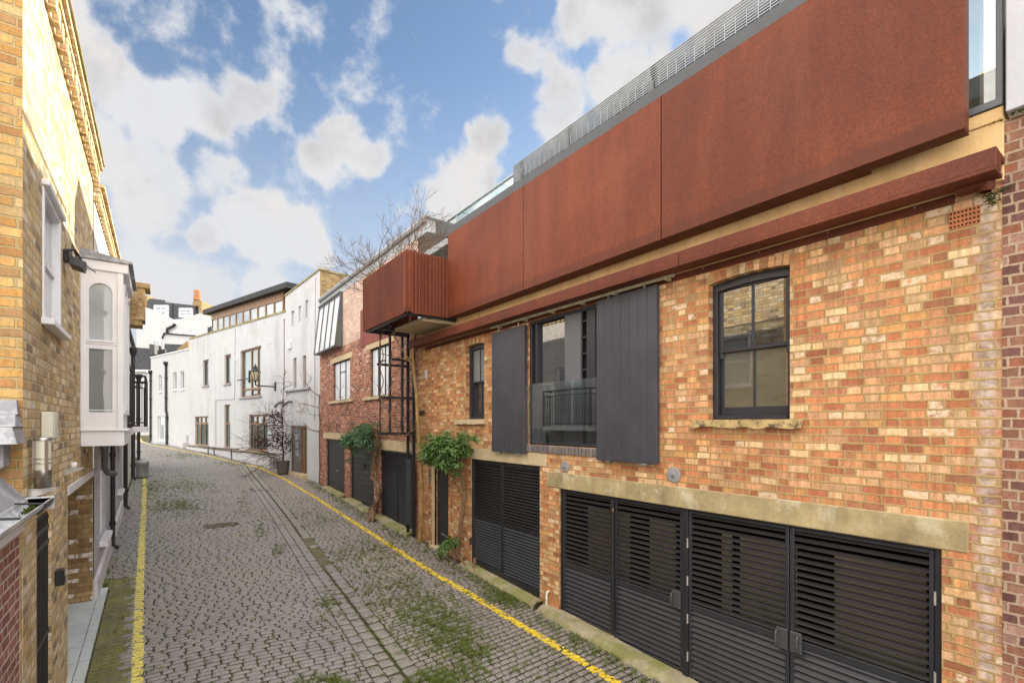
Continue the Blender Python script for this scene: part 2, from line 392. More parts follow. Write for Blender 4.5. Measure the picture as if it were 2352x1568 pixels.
M['rail'] = plain('grey green handrail', (.36, .42, .43), .45, .15, 5, .08, 70, spec=.5)
M['pipe_cream'] = plain('cream painted rail', (.42, .37, .24), .55, .3, 9, .15, 70, spot=(.5, (.24, .18, .10), 12, .55))
M['wood'] = plain('oiled oak frame', (.25, .125, .048), .5, .3, 6, .2, 50, spec=.4, streak=(.5, (.16, .085, .04), 9))
M['wood_old'] = plain('weathered timber', (.30, .235, .15), .8, .3, 8, .4, 40, spec=.2, streak=(.5, (.16, .13, .09), 14))
M['slate'] = plain('dark slate', (.055, .057, .065), .6, .35, 3, .3, 30, spec=.4, spot=(.4, (.12, .12, .12), 6, .55), bdist=.008)
M['dark_roof'] = plain('dark roofing felt', (.035, .034, .038), .7, .3, 3, .2, 40, spec=.3)
M['flag'] = plain('pale blue grey paving', (.52, .57, .57), .75, .12, 2, .25, 60, spec=.3, spot=(.3, (.33, .37, .34), 3, .58))
M['terracotta'] = plain('terracotta', (.45, .17, .075), .8, .25, 9, .3, 60, spec=.25)
M['cream'] = plain('cream plastic', (.66, .66, .55), .4, .06, 5, .04, 60, spec=.45)
M['steel'] = plain('brushed stainless steel', (.46, .44, .42), .3, .18, 9, .08, 90, metal=.9)
M['frost'] = plain('frosted lamp glass', (.62, .62, .50), .35, .05, 5, .03, 60, spec=.5)
M['gutter'] = plain('grey gutter lining', (.50, .52, .54), .4, .35, 7, .2, 25, spec=.5, spot=(.5, (.72, .75, .77), 5, .5))
M['black_plastic'] = plain('black pipe plastic', (.018, .018, .02), .35, .25, 7, .05, 60, spec=.5)
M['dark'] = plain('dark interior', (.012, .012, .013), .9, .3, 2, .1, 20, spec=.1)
M['inside_pale'] = plain('pale board inside the garage', (.24, .215, .15), .8, .25, 2, .1, 30, spec=.2)
M['room'] = plain('cream room wall', (.72, .62, .30), .9, .06, 1, .05, 30, spec=.2)
M['bark_pale'] = plain('smooth ochre bark', (.36, .235, .095), .85, .35, 7, .6, 30, spec=.2, streak=(.55, (.17, .10, .045), 16), bdist=.012)
M['bark'] = plain('brown vine bark', (.23, .145, .085), .9, .4, 12, .7, 40, spec=.15, bdist=.012, streak=(.4, (.33, .24, .16), 14))
M['twig'] = plain('grey brown twigs', (.16, .105, .07), .85, .35, 14, .4, 50, spec=.2)
M['twig_red'] = plain('purple brown twigs', (.085, .042, .042), .8, .4, 10, .3, 40, spec=.2)
M['moss'] = plain('green moss', (.075, .105, .014), .95, .5, 20, .9, 60, spec=.1, bdist=.02)
M['brass'] = plain('brass', (.5, .30, .08), .35, .2, 20, .05, 60, metal=.9)
M['pot'] = plain('woven grey planter', (.12, .11, .105), .8, .3, 20, .5, 40, spec=.2)
M['pot_clay'] = plain('orange chimney clay', (.40, .19, .09), .85, .25, 5, .3, 40, spec=.2)
M['blind'] = glass_mat('pane over a drawn blind', (.125, .11, .075), 2.3)
M['glass'] = glass_mat('window glass over a dark room', (.016, .018, .018), 2.5)
M['glass_bright'] = glass_mat('pane whitened for sky reflection', (.74, .76, .77), 1.6)  # white base stands in for sky reflected in the leaning bay panes
M['glass_milk'] = glass_mat('pane over a pale curtain', (.40, .44, .46), 1.7)
M['glass_green'] = glass_mat('greenish window glass', (.085, .13, .125), 1.9)
M['glass_grey'] = glass_mat('grey curtain behind glass', (.22, .235, .24), 1.75)
def clear_glass(name, tint, f0=.10):
    N = NT(name)
    tr = N.n('ShaderNodeBsdfTransparent'); tr.inputs[0].default_value = (*tint, 1)
    gl = N.n('ShaderNodeBsdfGlossy'); gl.inputs['Roughness'].default_value = .01; gl.inputs[0].default_value = (1, 1, 1, 1)
    lw = N.n('ShaderNodeLayerWeight'); lw.inputs[0].default_value = .35
    mx = N.n('ShaderNodeMixShader'); N.link(N.math('ADD', f0, N.math('MULTIPLY', lw.outputs['Facing'], .35)), mx.inputs[0])
    N.link(tr.outputs[0], mx.inputs[1]); N.link(gl.outputs[0], mx.inputs[2]); N.link(mx.outputs[0], N.out.inputs[0])
    return N.m
M['clear'] = clear_glass('clear glass sheet', (.86, .92, .90))

def leaf_mat(name, stops, rough=.4):
    N = NT(name); at = N.n('ShaderNodeAttribute', attribute_name='tint')
    c = N.ramp(at.outputs['Fac'], stops)
    c = N.mix(.4, c, N.ramp(N.noise(N.pos(), 40, 2), [(.3, .7), (.7, 1.3)]), 'MULTIPLY')
    d = N.n('ShaderNodeBsdfPrincipled'); N.link(c, d.inputs['Base Color']); d.inputs['Roughness'].default_value = rough
    t = N.n('ShaderNodeBsdfTranslucent'); N.link(c, t.inputs[0])
    mx = N.n('ShaderNodeMixShader'); mx.inputs[0].default_value = .22
    N.link(d.outputs[0], mx.inputs[1]); N.link(t.outputs[0], mx.inputs[2]); N.link(mx.outputs[0], N.out.inputs[0])
    return N.m
M['leaf'] = leaf_mat('glossy leaf', [(0, (.11, .20, .05)), (.35, (.25, .40, .09)), (.7, (.42, .56, .11)), (.9, (.60, .66, .13)), (1, (.70, .56, .03))])
M['leaf_blue'] = leaf_mat('blue green leaf', [(0, (.10, .20, .09)), (.5, (.26, .42, .22)), (.85, (.44, .58, .32)), (1, (.5, .46, .06))])
M['leaf_red'] = leaf_mat('dark red leaf', [(0, (.06, .022, .022)), (.6, (.13, .055, .05)), (1, (.22, .11, .09))], .6)
M['grass'] = leaf_mat('grass blade', [(0, (.12, .16, .02)), (.5, (.24, .33, .035)), (.85, (.36, .42, .05)), (1, (.46, .42, .16))], .6)

def sett_mat():
    N = NT('granite setts'); at = N.n('ShaderNodeAttribute', attribute_name='tint'); P = N.pos()
    c = N.ramp(at.outputs['Fac'], [(0, (.26, .25, .24)), (.18, (.48, .46, .44)), (.36, (.63, .60, .57)), (.5, (.57, .525, .485)), (.64, (.70, .665, .63)), (.8, (.62, .56, .51)), (.92, (.54, .555, .56)), (1, (.78, .75, .72))])
    f = N.noise(P, 38, 5, .72); c = N.mix(.85, c, N.ramp(f, [(.28, .45), (.5, 1.0), (.75, 1.3)]), 'MULTIPLY'); c = N.mix(.5, c, N.ramp(N.noise(P, 1.1, 5, .65), [(.3, .72), (.7, 1.2)]), 'MULTIPLY')
    pits = N.ramp(N.noise(P, 75, 3, .6), [(.62, 0.0), (.70, 1.0)]); c = N.mix(N.math('MULTIPLY', pits, .6), c, (.07, .065, .06))
    moss = N.ramp(N.noise(P, .55, 5, .7), [(.52, 0.0), (.72, 1.0)]); c = N.mix(N.math('MULTIPLY', moss, .45), c, (.23, .205, .115))
    dm = N.n('ShaderNodeMapRange', interpolation_type='SMOOTHSTEP'); N.link(at.outputs['Fac'], dm.inputs[0]); dm.inputs[1].default_value = -.15; dm.inputs[2].default_value = -.85
    mo = N.n('ShaderNodeMapRange'); sx0 = N.n('ShaderNodeSeparateXYZ'); N.link(P, sx0.inputs[0]); N.link(sx0.outputs[0], mo.inputs[0]); mo.inputs[1].default_value = .8; mo.inputs[2].default_value = 2.6; mo.inputs[3].default_value = .12; mo.inputs[4].default_value = .0
    gm = N.ramp(N.math('SUBTRACT', N.noise(P, .75, 5, .6), mo.outputs[0]), [(.44, 0.0), (.54, 1.0)])
    # warmer, browner stone towards the right-hand frontage
    sx = N.n('ShaderNodeSeparateXYZ'); N.link(P, sx.inputs[0])
    w = N.n('ShaderNodeMapRange'); N.link(sx.outputs[0], w.inputs[0]); w.inputs[1].default_value = 1.8; w.inputs[2].default_value = 4.6
    c = N.mix(N.math('MULTIPLY', w.outputs[0], .5), c, N.mix(1, c, (1.0, .80, .68), 'MULTIPLY'))
    c = N.mix(dm.outputs[0], c, N.mix(gm, N.ramp(f, [(.3, (.02, .018, .012)), (.7, (.07, .062, .038))]), N.ramp(f, [(.3, (.07, .10, .012)), (.7, (.19, .25, .035))])))
    N.bsdf(c, N.math('ADD', .48, N.math('MULTIPLY', f, .3)), N.bump(N.math('ADD', f, N.math('MULTIPLY', N.noise(P, 14, 3), 1.2)), .7, .010), spec=.5)
    return N.m
M['sett'] = sett_mat()
def joint_mat():
    N = NT('mossy joint grit'); P = N.pos()
    f = N.noise(P, 60, 5, .7)
    c = N.ramp(f, [(.3, (.030, .026, .018)), (.6, (.085, .074, .048)), (.8, (.15, .13, .088))])
    k = N.ramp(N.noise(P, .8, 5, .65), [(.46, 0.0), (.62, 1.0)])
    c = N.mix(N.math('MULTIPLY', k, .85), c, N.ramp(f, [(.3, (.03, .04, .008)), (.7, (.08, .105, .018))]))
    N.bsdf(c, .95, N.bump(f, .8, .012), spec=.15); return N.m
M['joint'] = joint_mat()
def line_mat():
    N = NT('worn yellow road paint'); P = N.pos()
    f = N.noise(P, 30, 5, .7); c = N.mix(1, (.83, .60, .045), N.ramp(f, [(.3, .7), (.55, 1.0), (.75, 1.1)]), 'MULTIPLY')
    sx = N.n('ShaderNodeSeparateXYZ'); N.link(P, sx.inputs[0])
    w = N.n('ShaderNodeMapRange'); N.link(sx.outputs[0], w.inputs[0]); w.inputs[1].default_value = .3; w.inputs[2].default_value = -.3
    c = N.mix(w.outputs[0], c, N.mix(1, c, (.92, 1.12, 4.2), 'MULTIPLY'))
    d = N.ramp(N.noise(P, 11, 5, .75), [(.55, 0.0), (.68, 1.0)]); c = N.mix(N.math('MULTIPLY', d, .5), c, (.26, .22, .10))
    N.bsdf(c, .6, N.bump(f, .5, .004), spec=.35); return N.m
M['line'] = line_mat()
# ------------------------------------------------------------------ frames of the street
FR = Frame((5.05, 0), (5.05, 10), 1)              # right-hand frontage; n points to -x
FL = Frame((-.82, 0), (-.82, 10), -1)            # left-hand frontage; n points to +x
WA = Frame((5.05, 19.46), (4.51, 23.06), 1)         # tall narrow white house
WB = Frame((4.51, 23.06), (1.62, 37.4), 1)          # long white house
WC = Frame((1.62, 37.4), (-.45, 46.9), 1)          # low white house
def x_left(y): return -.82 if y < 30 else -.82 - .16 * (y - 30)
def x_right(y):
    for a, b, xa, xb in ((-50, 19.46, 5.05, 5.05), (19.46, 23.06, 5.05, 4.51), (23.06, 37.4, 4.51, 1.62), (37.4, 46.9, 1.62, -.45), (46.9, 90, -.45, -8)):
        if y <= b: return xa + (xb - xa) * (y - a) / (b - a)
    return -8
# centre channel, surveyed along its left edge
_ch = [on_ground(*p) for p in ((868, 1568), (762, 1400), (690, 1290), (630, 1190), (590, 1130), (542, 1064))]
_ch = [(p.y, p.x) for p in _ch]
CH_END = _ch[-1][0]
def x_chan(y):
    if y < _ch[0][0]:
        (a, xa), (b, xb) = _ch[0], _ch[1]
        return xa + (xb - xa) * (y - a) / (b - a) if y > _ch[0][0] - 2 else xa + (xb - xa) * (-2) / (b - a)
    for (a, xa), (b, xb) in zip(_ch, _ch[1:]):
        if y <= b: return xa + (xb - xa) * (y - a) / (b - a)
    (a, xa), (b, xb) = _ch[-2], _ch[-1]
    return xb + (xb - xa) / (b - a) * (y - b) * 1.2
CHW = .56
def camber(x, y):
    d = x - x_chan(y) - CHW / 2
    return -.05 * math.exp(-(d / .7) ** 2)
def gz(x, y): return g(y) + camber(x, y)

def poly_path(px):
    return [on_ground(*p) for p in px]
LINE_L = poly_path([(314, 1640), (315, 1568), (319, 1400), (325, 1260), (331, 1160), (332, 1098)])
LINE_R = poly_path([(321, 1004), (325, 1013), (345, 1021), (440, 1039), (530, 1058), (600, 1073), (660, 1102), (725, 1142), (800, 1190), (900, 1254), (1000, 1318), (1075, 1360), (1150, 1407), (1300, 1495), (1420, 1570), (1520, 1640)])
def seg_dist(p, path):
    best = 9
    for a, b in zip(path, path[1:]):
        dx, dy = b.x - a.x, b.y - a.y; L = dx * dx + dy * dy
        t = max(0, min(1, ((p[0] - a.x) * dx + (p[1] - a.y) * dy) / L))
        d = math.hypot(p[0] - a.x - t * dx, p[1] - a.y - t * dy)
        if d < best: best = d
    return best
def in_line(x, y):
    if x < .6 and y < 30:
        return seg_dist((x, y), LINE_L) - .056
    return seg_dist((x, y), LINE_R) - (.062 if y < 22 else .075)

# ---- the sheet under everything, reaching the horizon
mb = MB()
ys = [-8, -4, -2] + [i * .5 for i in range(0, 120)] + [60, 64, 80, 160, 400]
xsl = [-300, -60, -12] + [-5 + .25 * i for i in range(0, 45)] + [6.5, 20, 60, 300]
vid = {}
vs = []; fs = []
for j, y in enumerate(ys):
    for i, x in enumerate(xsl):
        vs.append((x, y, gz(x, y) - .0195 if -6 < x < 7 else g(y) - .0195))
nx = len(xsl)
for j in range(len(ys) - 1):
    for i in range(nx - 1):
        a = j * nx + i; fs.append((a, a + 1, a + nx + 1, a + nx))
mb.mesh(vs, fs); setting(mb.build('ground', M['joint']))

# ---- setts, every one a rounded stone of its own height and tilt
from mathutils import noise
rnd = random.Random(11)
st = MB(); st_t = []; yl = MB()
def sett(x0, x1, y0, y1, y0b, y1b, tone, near, rise=0.0):
    """stone between x0..x1; y0/y1 on its left edge, y0b/y1b on its right edge"""
    j = .0025 + rnd.random() * .004; k = .0115 + rnd.random() * .006
    x0 += j; x1 -= j; y0 += k; y1 -= k; y0b += k; y1b -= k
    q = [(x0, y0), (x1, y0b), (x1, y1b), (x0, y1)]
    q = [(a + rnd.uniform(-.005, .005), b + rnd.uniform(-.004, .004)) for a, b in q]
    cx = sum(a for a, b in q) / 4; cy = sum(b for a, b in q) / 4
    zb = gz(cx, cy) + rise; dz = rnd.uniform(-.0035, .0035); tx, ty = rnd.uniform(-.035, .035), rnd.uniform(-.05, .05)
    def Z(a, b, e): return gz(a, b) + rise + dz + (a - cx) * tx + (b - cy) * ty - e
    n = 6 if near else 4
    ts = [0, .08, .26, .74, .92, 1] if near else [0, .14, .86, 1]
    pr = [.021, .0065, 0, 0, .0065, .021] if near else [.019, .001, .001, .019]
    vs = []
    for iy, v in enumerate(ts):
        for ix, u in enumerate(ts):
            # superellipse corner rounding
            uu, vv = u, v
            cu, cvv = abs(u - .5) * 2, abs(v - .5) * 2
            k = max(0, cu + cvv - 1.55) * .09
            uu = .5 + (u - .5) * (1 - k); vv = .5 + (v - .5) * (1 - k)
            a = (q[0][0] * (1 - uu) + q[1][0] * uu) * (1 - vv) + (q[3][0] * (1 - uu) + q[2][0] * uu) * vv
            b = (q[0][1] * (1 - uu) + q[1][1] * uu) * (1 - vv) + (q[3][1] * (1 - uu) + q[2][1] * uu) * vv
            e = max(pr[ix], pr[iy]) + (k * .03 if near else 0)
            if near and 0 < ix < 5 and 0 < iy < 5: e += rnd.uniform(-.0015, .0015)
            vs.append((a, b, Z(a, b, e)))
    fs = [(r * n + c, r * n + c + 1, (r + 1) * n + c + 1, (r + 1) * n + c) for r in range(n - 1) for c in range(n - 1)]
    st.mesh(vs, fs, True); st_t.extend([(-1.0 if ix in (0, n - 1) or iy in (0, n - 1) else tone) for iy in range(n) for ix in range(n)])
    # paint where the line crosses this stone
    dmin = in_line(cx, cy)
    if dmin < .25:
        K = 5 if cy < 14 else 3
        for r in range(K):
            for c in range(K):
                def P(u, v):
                    u = .06 + .88 * u; v = .06 + .88 * v
                    a = (q[0][0] * (1 - u) + q[1][0] * u) * (1 - v) + (q[3][0] * (1 - u) + q[2][0] * u) * v
                    b = (q[0][1] * (1 - u) + q[1][1] * u) * (1 - v) + (q[3][1] * (1 - u) + q[2][1] * u) * v
                    ed = min(u, v, 1 - u, 1 - v); e = .006 * max(0, (.16 - ed) / .1)
                    return Vector((a, b, Z(a, b, e) + .004))
                m = P((c + .5) / K, (r + .5) / K)
                if in_line(m.x, m.y) + rnd.uniform(-.012, .012) < 0 and noise.noise(Vector((m.x * 14, m.y * 14, 1))) > -.45:
                    yl.face([P(c / K, r / K), P((c + 1) / K, r / K), P((c + 1) / K, (r + 1) / K), P(c / K, (r + 1) / K)])
PITCH = .097
def skew(x, y): return .03 * math.sin(x * 1.1 + y * .35) + .015 * math.sin(x * 2.7 - y * .9)
def tone_at(x, y): return min(1, max(0, rnd.gauss(.5, .30)))
# flagstones and the green tarmac patch by the left frontage stay clear of setts
PATCH = [on_ground(*p) for p in ((236, 1412), (305, 1412), (305, 1500), (215, 1640))]
def line_x(y):
    P = sorted(LINE_L, key=lambda p: p.y)
    for a, b in zip(P, P[1:]):
        if y <= b.y or b is P[-1]: return a.x + (b.x - a.x) * (y - a.y) / (b.y - a.y)
def blocked(x, y):
    if x < x_left(y) + .40 and y < 10.35: return True              # flags
    if 4.0 < y < 11.0 and x < line_x(y) - .12: return True
    return False
MANHOLES = [(on_ground(505, 1205), .32, .22), (on_ground(600, 1120), .30, .30), (on_ground(530, 1120) , .0, .0)]
y = 2.6; r = 0
while y < 62:
    xl, xr, xc = x_left(y) + .02, x_right(y) - .05, x_chan(y)
    p = PITCH * rnd.uniform(.92, 1.08) * (1.0 if y < 16 else 1.15 if y < 24 else 1.7)
    spans = [(xl, xc), (xc + CHW, xr)] if y < CH_END else [(xl, xr)]
    for (sa, sb) in spans:
        x = sa + (rnd.uniform(-.1, 0) if r % 2 else rnd.uniform(-.06, .04))
        while x < sb - .04:
            w = rnd.uniform(.115, .205) if x < 2.2 else rnd.uniform(.10, .155)
            x1 = x + w
            if x1 > sb - .05: x1 = sb
            x0 = max(x, sa)
            mx, my = (x0 + x1) / 2, y + p / 2
            hole = any(abs(mx - m.x) < a + .04 and abs(my - m.y) < b + .04 for m, a, b in MANHOLES if a > 0)
            # skip stones the camera could never see from anywhere near it
            if x1 - x0 > .05 and not blocked(mx, my) and not hole:
                s0, s1 = skew(x0, y), skew(x1, y); s2, s3 = skew(x0, y + p), skew(x1, y + p)
                sett(x0, x1, y + s0, y + p + s2, y + s1, y + p + s3, tone_at(mx, my), my < 8.5)
            x = x1
    y += p; r += 1
# channel: two courses of long stones either side of a gritty dip
for k, (o0, o1) in enumerate(((.0, .17), (.172, .345), (.378, .56))):
    y = 3.0
    while y < CH_END:
        L = rnd.uniform(.17, .27)
        if not (k == 2 and 9.8 < y < 12.0 and rnd.random() < .9) and not (k == 1 and rnd.random() < .0):
            c0, c1 = x_chan(y), x_chan(y + L)
            sett(min(c0, c1) * .5 + max(c0, c1) * .5 + o0, (c0 + c1) / 2 + o1, y, y + L, y, y + L, min(1, max(0, rnd.gauss(.66 if k < 2 else .9, .2))), y < 15, .004)
        y += L
gp = MB(); y = 9.7                                                # worn gritty strip where channel stones are missing
while y < 12.1:
    z = gz(x_chan(y) + .45, y) - .014; z2 = gz(x_chan(y + .2) + .45, y + .2) - .014
    gp.face([(x_chan(y) + .35, y, z), (x_chan(y) + .58, y, z), (x_chan(y + .2) + .58, y + .2, z2), (x_chan(y + .2) + .35, y + .2, z2)]); y += .2
setting(gp.build('drain_grit', plain('grey green grit', (.17, .155, .10), .9, .35, 6, .6, 60, spec=.15)))
setting(st.build('cobbled_road', M['sett'], tint=st_t))
# paint in the joints between painted stones
for path, w in ((LINE_L, .056), (LINE_R, .062)):
    for a, b in zip(path, path[1:]):
        L = (b - a).length; n = max(1, int(L / .035)); t = (b - a).normalized(); s = Vector((-t.y, t.x, 0))
        for i in range(n):
            for j in range(-2, 3):
                c = a + t * (i + .5) * L / n + s * (j * w * .4)
                nz = noise.noise(Vector((c.x * 9, c.y * 9, 3))) + .5 * noise.noise(Vector((c.x * 31, c.y * 31, 7))) - abs(j) * .05
                if c.y < 2.4 or nz < (-.42 if path is LINE_L else -.22): continue
                hw, hl = w * .2, L / n / 2 * 1.02
                qs = [c - t * hl - s * hw, c + t * hl - s * hw, c + t * hl + s * hw, c - t * hl + s * hw]
                yl.face([(p.x, p.y, gz(p.x, p.y) - .008) for p in qs])
setting(yl.build('yellow_line', M['line']))

# ---- manhole covers, flags, moss
for i, (m, a, b) in enumerate(MANHOLES):
    if a <= 0: continue
    h = MB(); z = gz(m.x, m.y)
    h.wbox(m.x - a, m.x + a, m.y - b, m.y + b, z - .03, z - .006)
    for q in range(-3, 4): h.wbox(m.x - a * .85, m.x + a * .85, m.y + q * b * .26 - .008, m.y + q * b * .26 + .008, z - .006, z - .001)
    tag(h.build('manhole_cover', plain('mossy iron', (.13, .125, .085), .8, .3, 8, .4, 50) if i == 0 else M['alu']), ['long mossy rectangular cover sunk in the cobbles left of the drain', 'square grey iron cover breaking the far end of the drain'][i], 'manhole cover')
fl = MB(); y = 5.9
while y < 10.3:
    L = .46
    for (o0, o1) in ((-.35, .04), (.048, .15)):
        z = g(y) + rnd.uniform(-.004, .004)
        fl.hexa([(x_left(y) + o0, y + .006, z - .05), (x_left(y) + o1, y + .006, z - .05), (x_left(y + L) + o1, y + L - .006, z - .05), (x_left(y + L) + o0, y + L - .006, z - .05),
                 (x_left(y) + o0, y + .006, z + .03), (x_left(y) + o1, y + .006, z + .03), (x_left(y + L) + o1, y + L - .006, z + .042), (x_left(y + L) + o0, y + L - .006, z + .042)])
    y += L
setting(fl.build('pavement', M['flag']))
# small mossy paving bricks between the flags and the setts
pv = MB(); y = 4.2; r = 0
pvt = []
while y < 10.9:
    a0 = .165; a1 = line_x(y) - .05 - x_left(y)
    x = a0 - (.1 if r % 2 else 0)
    if y > 10.4: x = .0
    while x < a1 - .02:
        w = min(.2, a1 - x); xl = x_left(y); z = gz(xl + x, y) - .012 + rnd.uniform(-.002, .002); xx = max(x, a0 if y < 10.4 else 0)
        pv.wbox(xl + xx + .003, xl + x + w - .003, y + .003, y + .097, z - .05, z)
        x += w
    y += .1; r += 1
setting(pv.build('mossy_paving', plain('mossy brick paving', (.20, .205, .085), .9, .35, 2.5, .4, 40, spec=.2, spot=(.6, (.16, .15, .12), 3, .5), bdist=.006)))

# ---- grass growing in the joints
gb = MB(); gt = []
def tuft(x, y, n, h, sp):
    for _ in range(n):
        a = rnd.uniform(0, 6.28); px, py = x + rnd.gauss(0, sp), y + rnd.gauss(0, sp)
        z = gz(px, py) - .012; hh = h * rnd.uniform(.5, 1.3) + .02; b = rnd.uniform(.7, 1.5) * hh; w = rnd.uniform(.003, .006)
        dx, dy = math.cos(a), math.sin(a)
        gb.mesh([(px - dy * w, py + dx * w, z), (px + dy * w, py - dx * w, z), (px + dx * b * .5 + dy * w * .7, py + dy * b * .5 - dx * w * .7, z + hh * .65), (px + dx * b * .5 - dy * w * .7, py + dy * b * .5 + dx * w * .7, z + hh * .65), (px + dx * b, py + dy * b, z + hh)],
                [(0, 1, 2, 3), (3, 2, 4)])
        t = min(1, max(0, rnd.gauss(.5, .22))); gt.extend([t] * 5)
def patch(px, py, rx, ry, n, h=.022, k=9):
    c = on_ground(px, py); e = on_ground(px + rx, py); f = on_ground(px, py - ry)
    ex, ey = (e.x - c.x, e.y - c.y), (f.x - c.x, f.y - c.y)
    for _ in range(n):
        u, v = rnd.gauss(0, .5), rnd.gauss(0, .5)
        tuft(c.x + ex[0] * u + ey[0] * v, c.y + ex[1] * u + ey[1] * v, k, h, .022)
for a in ((1020, 1440, 80, 55, 330), (950, 1390, 100, 50, 240), (1075, 1490, 60, 60, 190), (900, 1340, 120, 45, 170), (840, 1270, 110, 40, 260), (720, 1190, 120, 30, 170), (1150, 1350, 70, 30, 170),
          (1330, 1480, 160, 60, 120), (1180, 1370, 60, 22, 260), (410, 1160, 75, 18, 260), (430, 1115, 85, 18, 220), (350, 1120, 30, 30, 130), (560, 1150, 18, 30, 60), (600, 1210, 16, 25, 40), (640, 1262, 14, 18, 30), (420, 1045, 90, 8, 260), (540, 1062, 60, 6, 130),
          (255, 1200, 18, 50, 200), (240, 1300, 12, 50, 90), (760, 1380, 30, 40, 60), (1010, 1550, 80, 20, 150), (760, 1560, 70, 20, 60), (1330, 1400, 50, 25, 170)):
    patch(*a)
for _ in range(260):
    y = rnd.uniform(3, 22); tuft(rnd.uniform(x_left(y), 5), y, 6, .03, .012)
for _ in range(700):                                               # along the foot of the right-hand kerb
    y = rnd.uniform(3, 20); tuft(4.72 + rnd.gauss(0, .10) + (rnd.random() < .3) * .15, y, 6, .03, .02)
stuff(gb.build('grass', M['grass'], tint=gt))
# fallen leaves and grit at the foot of the wall
lv = MB(); lt = []
for _ in range(420):
    y = rnd.choice([rnd.uniform(3, 20), rnd.gauss(8.6, .5), rnd.gauss(6.3, 1.2)]); x = 4.95 - abs(rnd.gauss(0, .28)); 
    if x < 2 or y < 2.6: continue
    z = gz(x, y) + .004; a = rnd.uniform(0, 6.28); s = rnd.uniform(.012, .03); c, d = math.cos(a) * s, math.sin(a) * s
    lv.mesh([(x - c, y - d, z), (x + d * .5, y - c * .5, z + .006), (x + c, y + d, z + .002), (x - d * .5, y + c * .5, z + .01)], [(0, 1, 2, 3)]); lt.extend([rnd.random()] * 4)
M['dead_leaf'] = leaf_mat('dry fallen leaf', [(0, (.10, .055, .025)), (.6, (.22, .12, .05)), (1, (.34, .22, .10))], .7)
stuff(lv.build('fallen_leaves', M['dead_leaf'], tint=lt))
# ================================================================== right-hand frontage: the weathering-steel brick house
def quad_uv(F, pts, o, flip=False):
    return [F.pt(a, z, o) for a, z in pts]

def arch_pts(a0, a1, zs, rise, n=12):
    """segmental arch from (a0,zs) over crown zs+rise to (a1,zs)"""
    w = (a1 - a0) / 2; Rr = (w * w + rise * rise) / (2 * rise); cz = zs + rise - Rr; cm = (a0 + a1) / 2
    th = math.asin(min(1, w / Rr)); out = []
    for i in range(n + 1):
        t = -th + 2 * th * i / n; out.append((cm + Rr * math.sin(t), cz + Rr * math.cos(t), t))
    return out, (cm, cz, Rr)

def arch_ring(F, a0, a1, zs, rise, ring, o, dep, parent, mat, ztop):
    """brick arch ring plus the brickwork left between the ring and the square head of the opening"""
    pts, (cm, cz, Rr) = arch_pts(a0, a1, zs, rise); mb = MB()
    ex = [(cm + (Rr + ring) * math.sin(t), cz + (Rr + ring) * math.cos(t)) for _, _, t in pts]
    for i in range(len(pts) - 1):
        p, q = pts[i], pts[i + 1]; e, f = ex[i], ex[i + 1]
        u0, u1 = p[2] * Rr, q[2] * Rr
        mb.face([F.pt(p[0], p[1], o), F.pt(q[0], q[1], o), F.pt(f[0], f[1], o), F.pt(e[0], e[1], o)], uv=[(.012, u0), (.012, u1), (ring + .005, u1), (ring + .005, u0)])
        mb.face([F.pt(p[0], p[1], o), F.pt(q[0], q[1], o), F.pt(q[0], q[1], o - dep), F.pt(p[0], p[1], o - dep)], uv=[(0, u0), (0, u1), (dep, u1), (dep, u0)])
    mb.build('arch', mat, parent)
    sp = MB()
    for i in range(len(pts) - 1):
        e, f = ex[i], ex[i + 1]
        sp.face([F.pt(e[0], e[1] - .004, o - .003), F.pt(f[0], f[1] - .004, o - .003), F.pt(f[0], ztop + .004, o - .003), F.pt(e[0], ztop + .004, o - .003)])
    # strip each side of the ring up to the opening edge
    return sp

def cut_arch(op, rise, ring):
    a0, a1, z0, zs = op
    return (a0, a1, z0, zs + rise + ring)

M['hinge'] = plain('rubbed steel hinge', (.34, .31, .27), .45, .2, 20, .1)
HB = thing('brick_house', (5.05, 5, .2), 'brick mews house clad above in rust brown steel panels with slatted black gates', 'house')
BR = M['brick']
S1 = (2.24, 3.12, 3.31, 4.84); S2 = (7.80, 8.50, 3.36, 4.82)          # sash windows: a0,a1,sill,springing
RISE, RING = .035, .105
CWIN = (4.40, 6.43, 2.92, 4.985)
G1o = (1.09, 5.66, -.1, 2.27); G2o = (6.13, 8.29, -.1, 2.57); DOORo = (9.22, 9.86, -.1, 2.45)
SP = []
ops = [(S1[0], S1[1], S1[2], S1[3] + RISE + RING, .2), (S2[0], S2[1], S2[2], S2[3] + RISE + RING, .2), (*CWIN, .12), (*G1o, .16), (*G2o, .10), (*DOORo, .12), (10.5, 10.73, -.1, 2.2, .1)]
mb = MB(); wall(mb, FR, .74, 10.73, -.4, 5.06, ops[:6])
mb.build('wall', BR, HB)
for S in (S1, S2):
    # the arch springs from the jambs: ring butts the square head
    w = S[1] - S[0]
    sp = arch_ring(FR, S[0] + .0, S[1] - .0, S[3], RISE, RING, .0025, .2, HB, BR, S[3] + RISE + RING)
    sp.build('spandrel', BR, HB)

def frame_rect(mb, F, a0, a1, z0, z1, w, o0, o1, wb=None, wt=None):
    wb = w if wb is None else wb; wt = w if wt is None else wt
    mb.box(F, a0, a0 + w, z0, z1, o0, o1, .004); mb.box(F, a1 - w, a1, z0, z1, o0, o1, .004)
    mb.box(F, a0 + w, a1 - w, z0, z0 + wb, o0, o1 - .001, .004); mb.box(F, a0 + w, a1 - w, z1 - wt, z1, o0, o1 - .001, .004)

